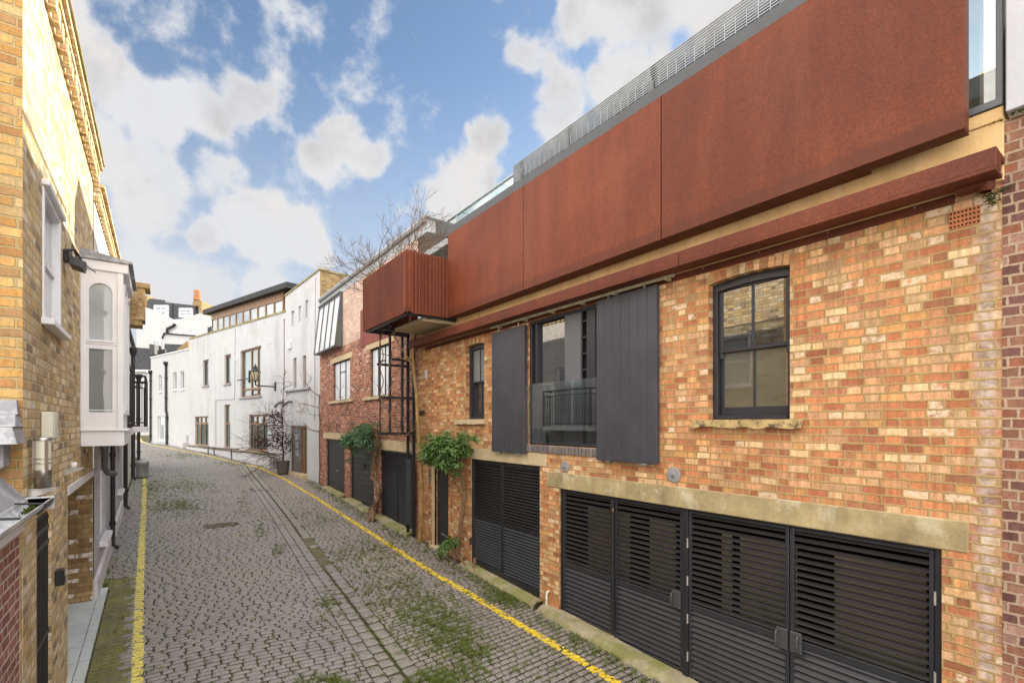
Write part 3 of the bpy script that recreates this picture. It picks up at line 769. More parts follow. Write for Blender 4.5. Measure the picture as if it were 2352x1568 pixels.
def sash_window(S, upper, lower, parent, F=FR):
    a0, a1, z0, zs = S; mid = z0 + (zs + RISE - z0) * .50
    fr = MB(); d = -.09
    # arched box frame
    fr.box(F, a0, a0 + .055, z0, zs + .02, d - .11, d, .004); fr.box(F, a1 - .055, a1, z0, zs + .02, d - .11, d, .004)
    fr.box(F, a0 + .055, a1 - .055, z0, z0 + .05, d - .11, d + .012, .004)
    pts, (cm, cz, Rr) = arch_pts(a0, a1, zs, RISE)
    for p, q in zip(pts, pts[1:]):
        zi0, zi1 = p[1] - .085, q[1] - .085
        fr.hexa([F.pt(p[0], zi0, d - .1), F.pt(q[0], zi1, d - .1), F.pt(q[0], zi1, d - .002), F.pt(p[0], zi0, d - .002), F.pt(p[0], p[1], d - .1), F.pt(q[0], q[1], d - .1), F.pt(q[0], q[1], d - .002), F.pt(p[0], p[1], d - .002)])
    win = fr.build('window', M['sash'], parent)
    for nm, (s0, s1, so, gm) in (('lower_sash', (z0 + .05, mid + .02, d - .075, lower)), ('upper_sash', (mid - .025, zs + RISE - .07, d - .035, upper))):
        sh = MB(); b = .09 if nm == 'lower_sash' else .04
        t = .04
        sh.box(F, a0 + .056, a0 + .095, s0, s1, so - .035, so, .004); sh.box(F, a1 - .095, a1 - .056, s0, s1, so - .035, so, .004)
        sh.box(F, a0 + .095, a1 - .095, s0, s0 + b, so - .035, so, .004); sh.box(F, a0 + .095, a1 - .095, s1 - t, s1, so - .035, so, .004)
        sh.box(F, (a0 + a1) / 2 - .012, (a0 + a1) / 2 + .012, s0 + b, s1 - t, so - .032, so - .003, .003)
        if nm == 'upper_sash':
            for q in (a0 + .075, a1 - .075): sh.box(F, q - .02, q + .02, s0 - .07, s0, so - .033, so - .004, .006)
        sh.build(nm, M['sash'], win)
        pn = MB(); pn.box(F, a0 + .09, a1 - .09, s0 + .03, s1 - .03, so - .024, so - .018)
        pn.build('pane', gm, win)
sash_window(S1, M['glass'], M['blind'], HB); sash_window(S2, M['glass_grey'], M['glass'], HB)
def rough_slab(mb, F, a0, a1, z0, z1, o0, o1, n, amp, sd=3):
    rr = random.Random(sd); vs = []; fs = []
    for i in range(n + 1):
        a = a0 + (a1 - a0) * i / n; e = [rr.uniform(-amp, amp) for _ in range(4)]
        vs += [F.pt(a, z0 + e[0], o0), F.pt(a, z0 + e[1], o1 + e[2]), F.pt(a, z1 + e[3] * .4, o1 + e[2]), F.pt(a, z1, o0)]
    for i in range(n):
        b = i * 4
        for k in range(4): fs.append((b + k, b + (k + 1) % 4, b + 4 + (k + 1) % 4, b + 4 + k))
    fs += [(0, 1, 2, 3), (n * 4, n * 4 + 3, n * 4 + 2, n * 4 + 1)]
    mb.mesh(vs, fs)
mb = MB(); rough_slab(mb, FR, 2.12, 3.30, 3.225, 3.308, -.13, .075, 16, .012); mb.build('sill', M['sill'], HB)
mb = MB(); rough_slab(mb, FR, 7.74, 8.84, 3.265, 3.358, -.13, .07, 14, .007, 5); mb.build('sill', M['stone'], HB)
# ---- stained concrete lintels
mb = MB(); mb.box(FR, .93, 5.95, 2.262, 2.51, -.16, .012, .01); mb.build('lintel', M['concrete'], HB)
mb = MB(); mb.box(FR, 5.96, 8.52, 2.572, 2.79, -.12, .010, .01); mb.build('lintel', M['stone'], HB)
# ---- middle window between the shutters
a0, a1, z0, z1 = CWIN
mb = MB(); frame_rect(mb, FR, a0, a1, z0, z1, .05, -.14, -.03)
mb.box(FR, 6.25, 6.30, z0 + .05, z1 - .05, -.14, -.04, .004)
mb.box(FR, 5.20, 5.58, z0 + .05, z1 - .02, -.075, -.045, .004)                     # grey vertical panels
mb.box(FR, 4.93, 5.10, z0 + .05, z1 - .02, -.075, -.045, .004)
mb.box(FR, 4.45, 4.50, z0 + .05, z1 - .02, -.10, -.05, .004)
for q in range(1, 5): mb.box(FR, 5.10, 5.20, z0 + .9 + q * .24, z0 + .925 + q * .24, -.10, -.06, .003)
win = mb.build('window', M['sash'], HB)
mb = MB(); mb.box(FR, a0 + .05, a1 - .05, z0 + .05, z1 - .05, -.115, -.105); mb.build('pane', M['glass'], win)
mb = MB(); mb.box(FR, 5.22, 5.57, z0 + .92, z1 - .03, -.044, -.041); mb.build('screen', plain('grey screen panel', (.115, .115, .125), .5, .1, 3, .04), win)
mb = MB(); mb.box(FR, a0 + .02, a1 - .02, z0 + .02, 3.93, .0, .014); mb.build('glass_balustrade', M['clear'], HB)
mb = MB()
rr = random.Random(4); y = 4.30
while y < 6.52:
    w = rr.uniform(.062, .07); mb.box(FR, y, y + w, 2.795 + rr.uniform(-.004, .004), 2.915, -.10, .035 + rr.uniform(-.004, .006), .012); y += .075
mb.build('brick_sill', brick_mat('blue grey sill bricks', [(.13, .12, .13), (.17, .145, .14), (.10, .095, .105), (.20, .17, .15)], (.35, .3, .22), ch=.4, st=.5, hd=.4, var=.4), HB)
# ---- sliding plank shutters on their rail
def shutter(a0, a1, z0, z1, n):
    mb = MB(); w = (a1 - a0) / n
    for k in range(n):
        mb.box(FR, a0 + k * w + .0025, a0 + (k + 1) * w - .0025, z0, z1, .060, .098, .004)
    mb.box(FR, a0 + .01, a1 - .01, z0 + .01, z1 - .01, .03, .0595)
    o = mb.build('shutter', M['shutter'], HB)
    for q in (a0 + (a1 - a0) * .2, a0 + (a1 - a0) * .8):
        hg = MB(); hg.box(FR, q - .012, q + .012, z1 - .02, z1 + .07, .066, .082, .003); hg.build('hanger', M['pipe_cream'], o)
        hg = MB(); hg.box(FR, q - .035, q + .035, z0 - .02, z0 - .002, .04, .095, .003); hg.build('floor_guide', M['galv'], o)
shutter(6.42, 7.40, 2.765, 4.93, 8); shutter(3.755, 4.77, 2.765, 4.985, 7)
mb = MB()
rp = [FR.pt(a, 5.012 + .02 * (a > 0), .105) for a in (3.50, 4.5, 5.5, 6.5, 7.42)]
mb.tube(rp, .024, 10)
for q in (3.62, 4.45, 5.08, 5.75, 6.45, 7.2): mb.box(FR, q - .02, q + .02, 5.0, 5.065, -.005, .135, .006)
mb.build('shutter_rail', M['pipe_cream'], HB)
# ---- tie-plate discs
for (px, py, r) in ((1297, 1071, .085), (1546, 1090, .095)):
    a, z = FR.pix(px, py, .02); mb = MB(); vs = []
    c = FR.pt(a, z, 0)
    prof = [(r, .0), (r, .016), (r - .01, .022), (.03, .022), (.022, .03), (.0, .03)]
    for (q, o) in prof:
        for k in range(24): an = k * math.pi / 12; vs.append(FR.pt(a + q * math.cos(an), z + q * math.sin(an), o))
    fs = [(i * 24 + k, i * 24 + (k + 1) % 24, (i + 1) * 24 + (k + 1) % 24, (i + 1) * 24 + k) for i in range(5) for k in range(24)]
    mb.mesh(vs, fs)
    o = mb.build('tie_plate', plain('dull grey painted iron', (.27, .265, .265), .6, .2, 8, .2, 50), HB)
    mb = MB(); mb.tube([FR.pt(a, z, .02), FR.pt(a, z, .10)], .014, 8); mb.tube([FR.pt(a, z, .022), FR.pt(a, z, .045)], .026, 6, smooth=False); mb.build('bolt', M['galv'], o)
# ---- terracotta air brick
a0, a1, z0, z1 = 1.0 - .06, 1.0 + .14, 0, 0
A0, Zt = FR.pix(2252, 455); A1, Zb = FR.pix(2180, 500)
A0, A1 = min(A0, A1), max(A0, A1); zb, zt = 4.79, 4.93
mb = MB(); op = []
for i in range(8):
    for j in range(4):
        ca = A0 + (A1 - A0) * (i + .5) / 8; cz = zb + (zt - zb) * (j + .5) / 4; op.append((ca - .0065, ca + .0065, cz - .0075, cz + .0075))
wall(mb, FR, A0, A1, zb, zt, op, o=.006, depth=.04)
mb.build('air_brick', M['terracotta'], HB)
mb = MB(); mb.box(FR, A0, A1, zb, zt, .0012, .0022); mb.build('air_brick_back', M['dark'], HB)
# ---- steel plate, beam and slab edge
mb = MB(); mb.box(FR, 1.01, 10.3, 4.988, 5.17, .003, .016)
for q in range(12):
    a = 1.3 + q * .78; mb.lathe(FR.pt(a, 5.03, .014), [(.0, .0)], 3) if False else None
mb.build('steel_plate', M['rust_dark'], HB)
for q in range(14):
    a = 1.25 + q * .64; mb = MB(); mb.box(FR, a, a + .012, 5.035, 5.047, .016, .021, .002); mb.build('bolt', M['pipe_cream'], HB)
mb = MB()
for (b0, b1) in ((.73, 3.30), (3.306, 5.9), (5.906, 8.2), (8.206, 10.6)):
    mb.box(FR, b0, b1, 5.075, 5.215, .14, .30, .006)
    mb.box(FR, b0, b1, 5.045, 5.0745, .10, .312, .004)
    mb.box(FR, b0, b1, 5.17, 5.214, .02, .139)
mb.build('steel_beam', M['rust_dark'], HB)
mb = MB(); mb.box(FR, .80, .98, 5.02, 5.044, .03, .16, .004); mb.lathe(FR.pt(.82, 5.0, .10), [(.035, -.02), (.05, .0), (.055, .04)], 14); mb.build('beam_end_flashing', M['rust_dark'], HB)
mb = MB(); mb.box(FR, .735, 10.72, 5.06, 5.50, -.3, .03, .004); mb.build('slab_edge', M['slab'], HB)
mb = MB(); mb.box(FR, .735, 1.9, 5.502, 5.60, -.3, .045, .004); mb.box(FR, 1.9, 8.7, 5.502, 5.60, -.3, .10, .004); mb.build('upper_slab_edge', M['slab'], HB)
mb = MB(); mb.box(FR, 1.55, 8.6, 5.44, 5.4995, .032, .22); mb.build('panel_bracket', M['rust_dark'], HB)
for (b0, b1) in ((.90, 3.532), (3.546, 6.181), (6.196, 8.70)):
    mb = MB(); mb.box(FR, b0, b1, 5.42, 7.10, .282, .30, .003); mb.box(FR, b0, b1, 5.42, 5.432, .15, .2815); mb.box(FR, b0, b0 + .012, 5.44, 7.09, .16, .2815); mb.box(FR, b1 - .012, b1, 5.44, 7.09, .16, .2815)
    mb.build('steel_panel', M['rust'], HB)
# inner structure behind the panels so nothing is hollow
mb = MB(); mb.box(FR, 1.30, 8.60, 5.61, 7.09, -.25, .14); mb.build('inner_wall', M['alu'], HB)
mb = MB(); mb.box(FR, .80, 8.62, 7.105, 7.255, -.05, .285, .006); mb.box(FR, 8.62, 9.0, 7.16, 7.25, -.6, .2); mb.build('coping', plain('dark grey coping', (.062, .066, .07), .5, .15, 4, .06), HB)
# corner window above the slab at the near end
mb = MB(); mb.box(FR, .735, 1.29, 5.605, 5.66, -.1, .06, .004); mb.box(FR, .735, .775, 5.66, 7.2, -.1, .05, .004); mb.box(FR, .775, 1.29, 7.13, 7.2, -.1, .05, .004)
w = mb.build('corner_window', M['alu'], HB)
mb = MB(); mb.box(FR, .776, 1.29, 5.661, 7.129, -.02, -.01); mb.build('pane', M['clear'], w)
mb = MB(); mb.box(FR, .735, 1.28, 5.605, 7.2, -2.5, -2.4); mb.build('room_wall', M['room'], HB)
mb = MB(); mb.box(FR, .80, 1.28, 5.61, 5.78, -1.2, -.4); mb.build('worktop', M['wood'], HB)
mb = MB(); mb.box(FR, .735, 1.28, 6.35, 6.55, -2.39, -1.2); mb.build('extractor', M['alu'], HB)
mb = MB(); mb.box(FR, 1.6, 10.7, 7.2, 7.25, -6, -.06); mb.build('roof', M['zinc'], HB)  # roof left open above the corner room to let daylight in
mb = MB(); mb.box(FR, 8.6, 10.7, 5.51, 7.15, -1.3, -1.2)
o = mb.build('terrace_wall', M['alu'], HB)
mb = MB(); mb.box(FR, 8.75, 9.5, 5.6, 7.05, -1.19, -1.17); mb.build('terrace_door', M['glass_green'], HB)
mb = MB(); mb.box(FR, 8.30, 10.65, 7.27, 7.40, -1.4, -.12, .01); mb.build('canopy', M['zinc'], HB)
mb = MB(); mb.box(FR, 8.66, 8.72, 5.62, 7.26, -.2, -.14); mb.build('post', M['alu'], HB)

# ---- slatted gates
def louvre_leaf(name, a0, a1, z0, z1, mid, parent, pitch=.062, o=-.045, open_top=True, stile=.035, up=.027, rail=.035):
    lf = MB()
    frame_rect(lf, FR, a0, a1, z0, z1, stile, o - .04, o, .03, .03)
    def slat(z, tilt):
        d = .030; h = tilt
        lf.hexa([FR.pt(a0 + stile, z, o - .002), FR.pt(a1 - stile, z, o - .002), FR.pt(a1 - stile, z + .006, o - .002), FR.pt(a0 + stile, z + .006, o - .002),
                 FR.pt(a0 + stile, z + h, o - .04), FR.pt(a1 - stile, z + h, o - .04), FR.pt(a1 - stile, z + h + .006, o - .04), FR.pt(a0 + stile, z + h + .006, o - .04)])
    if mid: lf.box(FR, a0 + stile, a1 - stile, mid - rail, mid + rail, o - .04, o - .001, .004)
    z = z0 + .05
    while z < (mid - rail - .015 if mid else z1 - .05): slat(z, pitch * .80); z += pitch
    if mid:
        lf.cur = 1; z = mid + rail + .02
        while z < z1 - .05: slat(z, up); z += pitch
        lf.cur = 0
    return lf.build(name, [M['louvre'], M['louvre_hi']], parent)
def bottom(a): return g(a) + .09
gl = []
for (b0, b1) in ((4.575, 5.615), (3.485, 4.565), (2.27, 3.405), (1.145, 2.26)):
    z0 = bottom(b1) + .005 if b0 > 3.45 else bottom(b0) + .03
    gl.append(louvre_leaf('gate_leaf', b0, b1, bottom(b0) + .02, 2.235, 1.10, HB, pitch=.068))
mb = MB(); mb.box(FR, 3.41, 3.48, .1, 2.255, -.10, -.03, .004); mb.box(FR, 5.62, 5.655, .1, 2.255, -.12, -.03, .004); mb.box(FR, 1.095, 1.14, .0, 2.255, -.12, -.03, .004); mb.box(FR, 1.14, 5.62, 2.24, 2.262, -.12, -.04)
mb.box(FR, 4.545, 4.60, .40, 2.2, -.03, .0, .006)
mb.build('gate_frame', M['black'], HB)
def gate_handle(a, z, leaf, side):
    mb = MB(); mb.box(FR, a - .055, a + .055, z - .10, z + .11, -.044, -.022, .006); b = a + .035 * side
    mb.tube([FR.pt(b, z - .08, -.03), FR.pt(b, z - .075, .02), FR.pt(b, z - .05, .032), FR.pt(b, z + .06, .032), FR.pt(b, z + .085, .02), FR.pt(b, z + .09, -.03)], .011, 8)
    mb.build('handle', M['alu'] if False else plain('grey lock case', (.06, .058, .062), .5, .2, 20, .1), leaf)
gate_handle(3.56, 1.13, gl[1], 1); gate_handle(2.33, 1.10, gl[2], 1); gate_handle(2.20, 1.10, gl[3], -1)
for (b, leaf) in ((3.412, gl[2]), (1.138, gl[3])):
    for z in (.55, 1.2, 1.85) if b < 2 else (.5, .95, 1.4, 1.85):
        mb = MB(); mb.tube([FR.pt(b, z - .055, -.035), FR.pt(b, z + .055, -.035)], .010, 8); mb.build('hinge', M['hinge'], leaf)
mb = MB(); mb.box(FR, 4.535, 4.565, 2.06, 2.105, -.005, .012, .004); mb.build('padlock_body', M['brass'], gl[1])
# garage behind the gates
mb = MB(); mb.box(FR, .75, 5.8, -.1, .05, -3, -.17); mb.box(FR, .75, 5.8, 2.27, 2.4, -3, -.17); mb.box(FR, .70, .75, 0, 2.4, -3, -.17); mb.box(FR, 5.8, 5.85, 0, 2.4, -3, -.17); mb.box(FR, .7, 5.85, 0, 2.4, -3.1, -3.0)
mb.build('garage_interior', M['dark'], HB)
mb = MB()
for (b0, b1) in ((1.25, 1.95), (2.3, 2.9), (3.0, 3.12), (3.75, 4.15), (4.5, 5.3)): mb.box(FR, b0, b1, .2, 2.0, -.30, -.28)
mb.build('pale_board', M['inside_pale'], HB)
# second louvred gate
z0 = bottom(8.27) + .0
gA = louvre_leaf('gate_leaf', 7.255, 8.25, bottom(7.3) + .09, 2.535, 1.42, HB, pitch=.054, o=-.03, stile=.03, up=.026, rail=.006)
gB = louvre_leaf('gate_leaf', 6.16, 7.245, bottom(6.2) + .09, 2.535, 1.42, HB, pitch=.054, o=-.03, stile=.03, up=.026, rail=.006)
mb = MB(); frame_rect(mb, FR, 6.13, 8.29, .15, 2.57, .028, -.1, -.02); mb.box(FR, 7.235, 7.265, .5, 2.53, -.028, -.012, .003); mb.hexa([FR.pt(6.14, bottom(6.14) - .02, -.03), FR.pt(8.28, bottom(8.28) - .04, -.03), FR.pt(8.28, bottom(8.28) - .04, -.015), FR.pt(6.14, bottom(6.14) - .02, -.015), FR.pt(6.14, bottom(6.14) + .11, -.03), FR.pt(8.28, bottom(8.28) + .09, -.03), FR.pt(8.28, bottom(8.28) + .09, -.015), FR.pt(6.14, bottom(6.14) + .11, -.015)])
mb.box(FR, 6.15, 8.27, .2, 2.55, -.099, -.09)
mb.build('gate_frame', M['black'], HB)
mb = MB(); mb.box(FR, 8.29, 8.325, .85, 1.0, -.02, .012, .004); mb.build('hinge', M['black'], gA)
# door
mb = MB(); mb.box(FR, 9.25, 9.83, g(9.5) + .05, 2.43, -.09, -.05, .004); d = mb.build('door', M['black'], HB)
mb = MB(); mb.tube([FR.pt(9.78, 1.55, -.05), FR.pt(9.78, 1.55, -.035)], .016, 10); mb.tube([FR.pt(9.80, 1.85, -.05), FR.pt(9.80, 1.85, -.038)], .012, 10); mb.tube([FR.pt(9.79, 1.15, -.05), FR.pt(9.79, 1.15, -.038)], .01, 10); mb.build('door_lock', M['steel'], d)
mb = MB(); mb.box(FR, 9.42, 9.64, .80, .85, -.05, -.042, .003); mb.build('letter_plate', M['alu'], d)
mb = MB(); mb.box(FR, 9.86, 9.99, g(9.9) - .05, 2.45, -.05, .006, .006); mb.build('door_jamb', M['stone'], HB)
mb = MB(); mb.box(FR, 9.15, 9.95, g(9.5) - .1, g(9.5) + .05, -.12, .09, .008); mb.build('doorstep', M['stone'], HB)
mb = MB(); mb.box(FR, 10.06, 10.12, 1.9, 2.25, .001, .02, .003); mb.build('entry_panel', M['alu'], HB)
mb = MB(); mb.box(FR, 10.2, 10.27, 4.32, 4.52, .001, .05, .006); mb.build('wall_box', M['grey_render'], HB)
# kerb under the gates
mb = MB()
def kerb(F, a0, a1, h, o, n, sd):
    rr = random.Random(sd); vs = []; fs = []
    for i in range(n + 1):
        a = a0 + (a1 - a0) * i / n; z = F.gz(a); e = rr.uniform(-.014, .014)
        vs += [F.pt(a, z - .1, o + e + .03), F.pt(a, z + h * .55 + e, o + e), F.pt(a, z + h + e * .5, o - .06 + e), F.pt(a, z + h + .004, -.2)]
    for i in range(n):
        b = i * 4; fs += [(b + k, b + k + 1, b + 5 + k, b + 4 + k) for k in range(3)]
    fs += [(0, 1, 2, 3), (n * 4 + 3, n * 4 + 2, n * 4 + 1, n * 4)]
    mb.mesh(vs, fs, True)
kerb(FR, .5, 5.95, .085, .20, 60, 1); kerb(FR, 6.05, 8.45, .085, .17, 30, 2); kerb(FR, 10.95, 13.3, .06, .20, 26, 3); kerb(FR, 13.7, 15.9, .06, .20, 26, 4); kerb(FR, 16.4, 18.6, .04, .15, 20, 5)
setting(mb.build('kerb', M['kerb']))
mb = MB(); a = 5.9
mb.tube([FR.pt(a, g(a) + .02, .05), FR.pt(a, g(a) + .24, .05), FR.pt(a, g(a) + .29, .035), FR.pt(a, g(a) + .30, -.03)], .017, 8); mb.tube([FR.pt(a, g(a) + .18, .05), FR.pt(a, g(a) + .21, .05)], .023, 8)
mb.build('overflow_pipe', M['cream'], HB)

# ---- roof grating screen
RS = thing('roof_screen', FR.pt(4, 7.26, .2), 'pale galvanised slatted screen with short posts along the steel clad roof edge', 'railing')
mb = MB()
for k in range(11): z = 7.285 + k * .031; mb.box(FR, -.5, 6.57, z, z + .006, .20, .225)
mb.build('slats', M['galv'], RS)
mb = MB(); a = -.4
while a < 6.55: mb.box(FR, a, a + .006, 7.27, 7.47, .226, .232); a += .118
mb.build('vertical_bars', M['galv'], RS)
for a in (6.38, 5.22, 3.74, 2.2):
    mb = MB(); mb.box(FR, a - .03, a + .03, 7.256, 7.60, .14, .186, .004); mb.box(FR, a - .05, a + .03, 7.27, 7.40, .233, .245, .003); mb.build('post', M['alu'], RS)
mb = MB()
for k in range(3): z = 7.45 + k * .05; mb.box(FR, -.5, 6.50, z, z + .008, -.30, -.28)
mb.build('rear_slats', M['galv'], RS)
mb = MB(); mb.box(FR, -.5, 6.5, 7.256, 7.30, -.24, .06); mb.build('roof_edge_trough', M['zinc'], RS)
BG = thing('glass_balustrade', FR.pt(7.5, 7.26, .2), 'low glass balustrade with grey handrail left of the slatted roof screen', 'balustrade')
mb = MB(); mb.box(FR, 6.6, 8.55, 7.26, 7.44, .19, .20); mb.build('glass_sheet', M['clear'], BG)
mb = MB(); mb.box(FR, 6.58, 8.9, 7.455, 7.49, .165, .225, .006); mb.box(FR, 8.5, 8.53, 7.26, 7.455, .18, .21); mb.box(FR, 8.30, 8.33, 7.455, 7.485, -.9, .165); mb.build('handrail', M['rail'], BG)
# ================================================================== red brick house beyond, with the leaning glass bay
HC = thing('brick_house', (5.05, 15, .8), 'dark red brick mews house with pale pink upper brickwork and three black garage doors', 'house')
W1 = (15.86, 17.75, 4.08, 5.42); W2 = (12.45, 14.0, 4.06, 5.46)
D1 = (16.42, 18.62, -.2, 2.73); D2 = (13.68, 15.85, -.2, 2.56); D3 = (10.95, 13.24, -.2, 2.55)
OR = (16.62, 19.30, 5.98, 7.70)
mb = MB(); wall(mb, FR, 10.73, 19.46, -.3, 5.90, [(*W1, .1), (*W2, .1), (*D1, .14), (*D2, .14), (*D3, .14)], o=-.004); mb.build('wall', M['brick_red'], HC)
mb = MB(); wall(mb, FR, 10.73, 19.46, 5.90, 7.72, [OR], o=.002, depth=.1); mb.build('upper_wall', M['brick_pink'], HC)
mb = MB(); mb.box(FR, 10.2, 19.46, 7.721, 8.02, -.2, .014, .004); mb.box(FR, 10.1, 19.5, 8.021, 8.10, -.9, .07, .01); mb.box(FR, 10.2, 19.45, 7.95, 7.985, .015, .09, .01); mb.build('parapet', M['zinc'], HC)
mb = MB(); mb.hexa([FR.pt(10.2, 8.101, -.7), FR.pt(13.5, 8.101, -.7), FR.pt(13.5, 8.101, -2.2), FR.pt(10.2, 8.101, -2.2), FR.pt(10.2, 8.62, -.9), FR.pt(12.5, 8.45, -.9), FR.pt(12.5, 8.45, -2.2), FR.pt(10.2, 8.62, -2.2)]); mb.build('roof_upstand', M['zinc'], HC)
mb = MB(); mb.box(FR, 10.73, 19.46, 0, 8.0, -5, -4.9); mb.box(FR, 10.74, 10.9, 5.1, 8.0, -5, -.9); mb.build('rear_wall', M['grey_render'], HC)
mb = MB(); mb.box(FR, 10.74, 14.8, 5.62, 6.75, .004, .018, .003); mb.build('steel_panel', M['rust_maroon'], HC)
def steel_window(S, parent, F=FR, cols=3, gm=None, split=None, dep=.06, fm=None):
    a0, a1, z0, z1 = S; mb = MB(); fm = fm or M['black']
    frame_rect(mb, F, a0, a1, z0, z1, .035, -dep - .04, -dep)
    for k in range(1, cols): a = a0 + (a1 - a0) * k / cols; mb.box(F, a - .018, a + .018, z0 + .035, z1 - .035, -dep - .035, -dep + .004, .003)
    if split: mb.box(F, a0 + (a1 - a0) / 3 + .018, a0 + 2 * (a1 - a0) / 3 - .018, split - .015, split + .015, -dep - .034, -dep + .002)
    w = mb.build('window', fm, parent)
    mb = MB(); mb.box(F, a0 + .03, a1 - .03, z0 + .03, z1 - .03, -dep - .025, -dep - .018); mb.build('pane', gm or M['glass_bright'], w)
    return w
steel_window(W1, HC, split=5.05); steel_window(W2, HC, split=5.05)
mb = MB(); mb.box(FR, 15.6, 18.05, 5.42, 5.60, -.1, .012, .006); mb.build('lintel', M['stone'], HC)
mb = MB(); mb.box(FR, 12.2, 14.35, 5.46, 5.64, -.1, .012, .006); mb.build('lintel', M['stone'], HC)
mb = MB(); mb.box(FR, 15.55, 18.1, 3.99, 4.08, -.1, .07, .006); mb.build('sill', M['stone'], HC)
mb = MB(); mb.box(FR, 12.25, 14.45, 3.97, 4.06, -.1, .07, .006); mb.build('sill', M['stone'], HC)
mb = MB(); mb.box(FR, 13.55, 19.0, 2.732, 2.96, -.1, .010, .006); mb.build('lintel', M['stone'], HC)
mb = MB(); mb.box(FR, 10.78, 13.45, 2.552, 2.82, -.1, .014, .006); mb.build('lintel', M['stone'], HC)
def garage_door(S, n, zb, name='garage_door'):
    a0, a1, _, z1 = S; fr = MB(); frame_rect(fr, FR, a0, a1, zb - .1, z1, .05, -.13, -.05); o = fr.build(name, M['louvre'], HC)
    pn = MB(); h = (z1 - .05 - zb) / n
    for k in range(n): pn.box(FR, a0 + .05, a1 - .05, zb + k * h + .004, zb + (k + 1) * h - .004, -.11, -.075, .006)
    pn.box(FR, a0 + .05, a1 - .05, zb - .1, z1 - .05, -.128, -.112); pn.build('panel', M['louvre'], o)
    return o
d1 = garage_door(D1, 19, g(17.5) + .03); d2 = garage_door(D2, 10, g(14.8) + .12)
mb = MB(); mb.tube([FR.pt(17.35, 1.62, -.075), FR.pt(17.35, 1.62, -.02)], .02, 8); mb.tube([FR.pt(17.28, 1.62, -.02), FR.pt(17.42, 1.62, -.02)], .015, 8); mb.build('handle', M['galv'], d1)
mb = MB(); mb.box(FR, 14.62, 14.78, 2.0, 2.04, -.074, -.02, .006); mb.box(FR, 14.62, 14.67, 1.9, 2.0, -.05, -.02, .006); mb.build('handle', M['black_plastic'], d2)
mb = MB(); frame_rect(mb, FR, 10.97, 13.22, g(12) - .05, 2.55, .03, -.13, -.05); mb.box(FR, 10.99, 13.2, .6, 2.5, -.12, -.115); mb.box(FR, 12.07, 12.10, .6, 2.52, -.06, -.04); gg = mb.build('louvred_gate', M['black'], HC)
mb = MB(); z = g(12.2) + .06
while z < 2.5:
    t = .036
    for (b0, b1) in ((11.0, 12.07), (12.1, 13.19)):
        mb.hexa([FR.pt(b0, z, -.052), FR.pt(b1, z, -.052), FR.pt(b1, z + .006, -.052), FR.pt(b0, z + .006, -.052), FR.pt(b0, z + t, -.09), FR.pt(b1, z + t, -.09), FR.pt(b1, z + t + .006, -.09), FR.pt(b0, z + t + .006, -.09)])
    z += .046
mb.build('slats', M['louvre'], gg)
# leaning glass bay: flush at the head, well out from the wall at the sill
BY = OR; to, bo = .05, .25
def byp(a, t, e=0): return FR.pt(a, BY[3] + (BY[2] - .10 - BY[3]) * t, to + (bo - to) * t + e)
mb = MB(); n = 4
def bar(mb, a0, a1, t0, t1, e0=-.03, e1=.03):
    mb.hexa([byp(a0, t1, e0), byp(a1, t1, e0), byp(a1, t1, e1), byp(a0, t1, e1), byp(a0, t0, e0), byp(a1, t0, e0), byp(a1, t0, e1), byp(a0, t0, e1)])
for k in range(n + 1): a = BY[0] + (BY[1] - BY[0]) * k / n; bar(mb, a - .028, a + .028, 0, 1)
bar(mb, BY[0] + .03, BY[1] - .03, 0, .03); bar(mb, BY[0] + .03, BY[1] - .03, .97, 1.0)
mb.box(FR, BY[0] - .03, BY[1] + .03, BY[3] - .0, BY[3] + .05, .015, .12, .004)
mb.box(FR, BY[0] - .02, BY[0] + .02, BY[2] - .1, BY[3], .004, .05); mb.box(FR, BY[0] - .02, BY[0] + .02, BY[2] - .1, BY[2] - .06, .05, bo)
bay = mb.build('glass_bay', M['alu'], HC)
mb = MB()
for k in range(n):
    a0 = BY[0] + (BY[1] - BY[0]) * k / n + .028; a1 = BY[0] + (BY[1] - BY[0]) * (k + 1) / n - .028; bar(mb, a0, a1, .03, .97, -.012, -.004)
mb.build('panes', M['glass_bright'], bay)
for a in (BY[0], BY[1]):
    mb = MB(); mb.face([byp(a, 0, -.03), byp(a, 1, -.03), FR.pt(a, BY[2] - .1, .005), FR.pt(a, BY[3], .005)]); mb.build('side_pane', M['glass_green'], bay)
mb = MB(); mb.face([byp(BY[0], 1, 0), byp(BY[1], 1, 0), FR.pt(BY[1], BY[2] - .1, .003), FR.pt(BY[0], BY[2] - .1, .003)]); mb.build('soffit', M['alu'], bay)

# ================================================================== purple brick neighbour at the right edge
HN = thing('brick_house', (5.05, -1, 0), 'purple brown brick wall of the next house filling the right edge, grey render above', 'house')
mb = MB(); wall(mb, FR, -4, .745, -.4, 5.50, o=.004)
mb.build('wall', M['brick_purple'], HN)
mb = MB(); mb.box(FR, -4, .715, 5.52, 7.4, -.3, .10, .006); mb.build('rendered_upper_wall', M['grey_render'], HN)
mb = MB(); rr = random.Random(5)
def moss_blob(mb, F, a, z, o, ra, rz, ro, n=90, sd=0):
    r2 = random.Random(sd)
    for _ in range(n):
        u, v = r2.gauss(0, .42), r2.gauss(0, .42); s = r2.uniform(.004, .010)
        c = F.pt(a + u * ra, z + v * rz, o + r2.random() * ro * max(0, 1 - u * u - v * v))
        vs = [c + Vector((r2.uniform(-s, s), r2.uniform(-s, s), r2.uniform(-s, s))) for _ in range(4)]
        mb.mesh(vs, [(0, 1, 2), (0, 2, 3), (0, 3, 1), (1, 3, 2)])
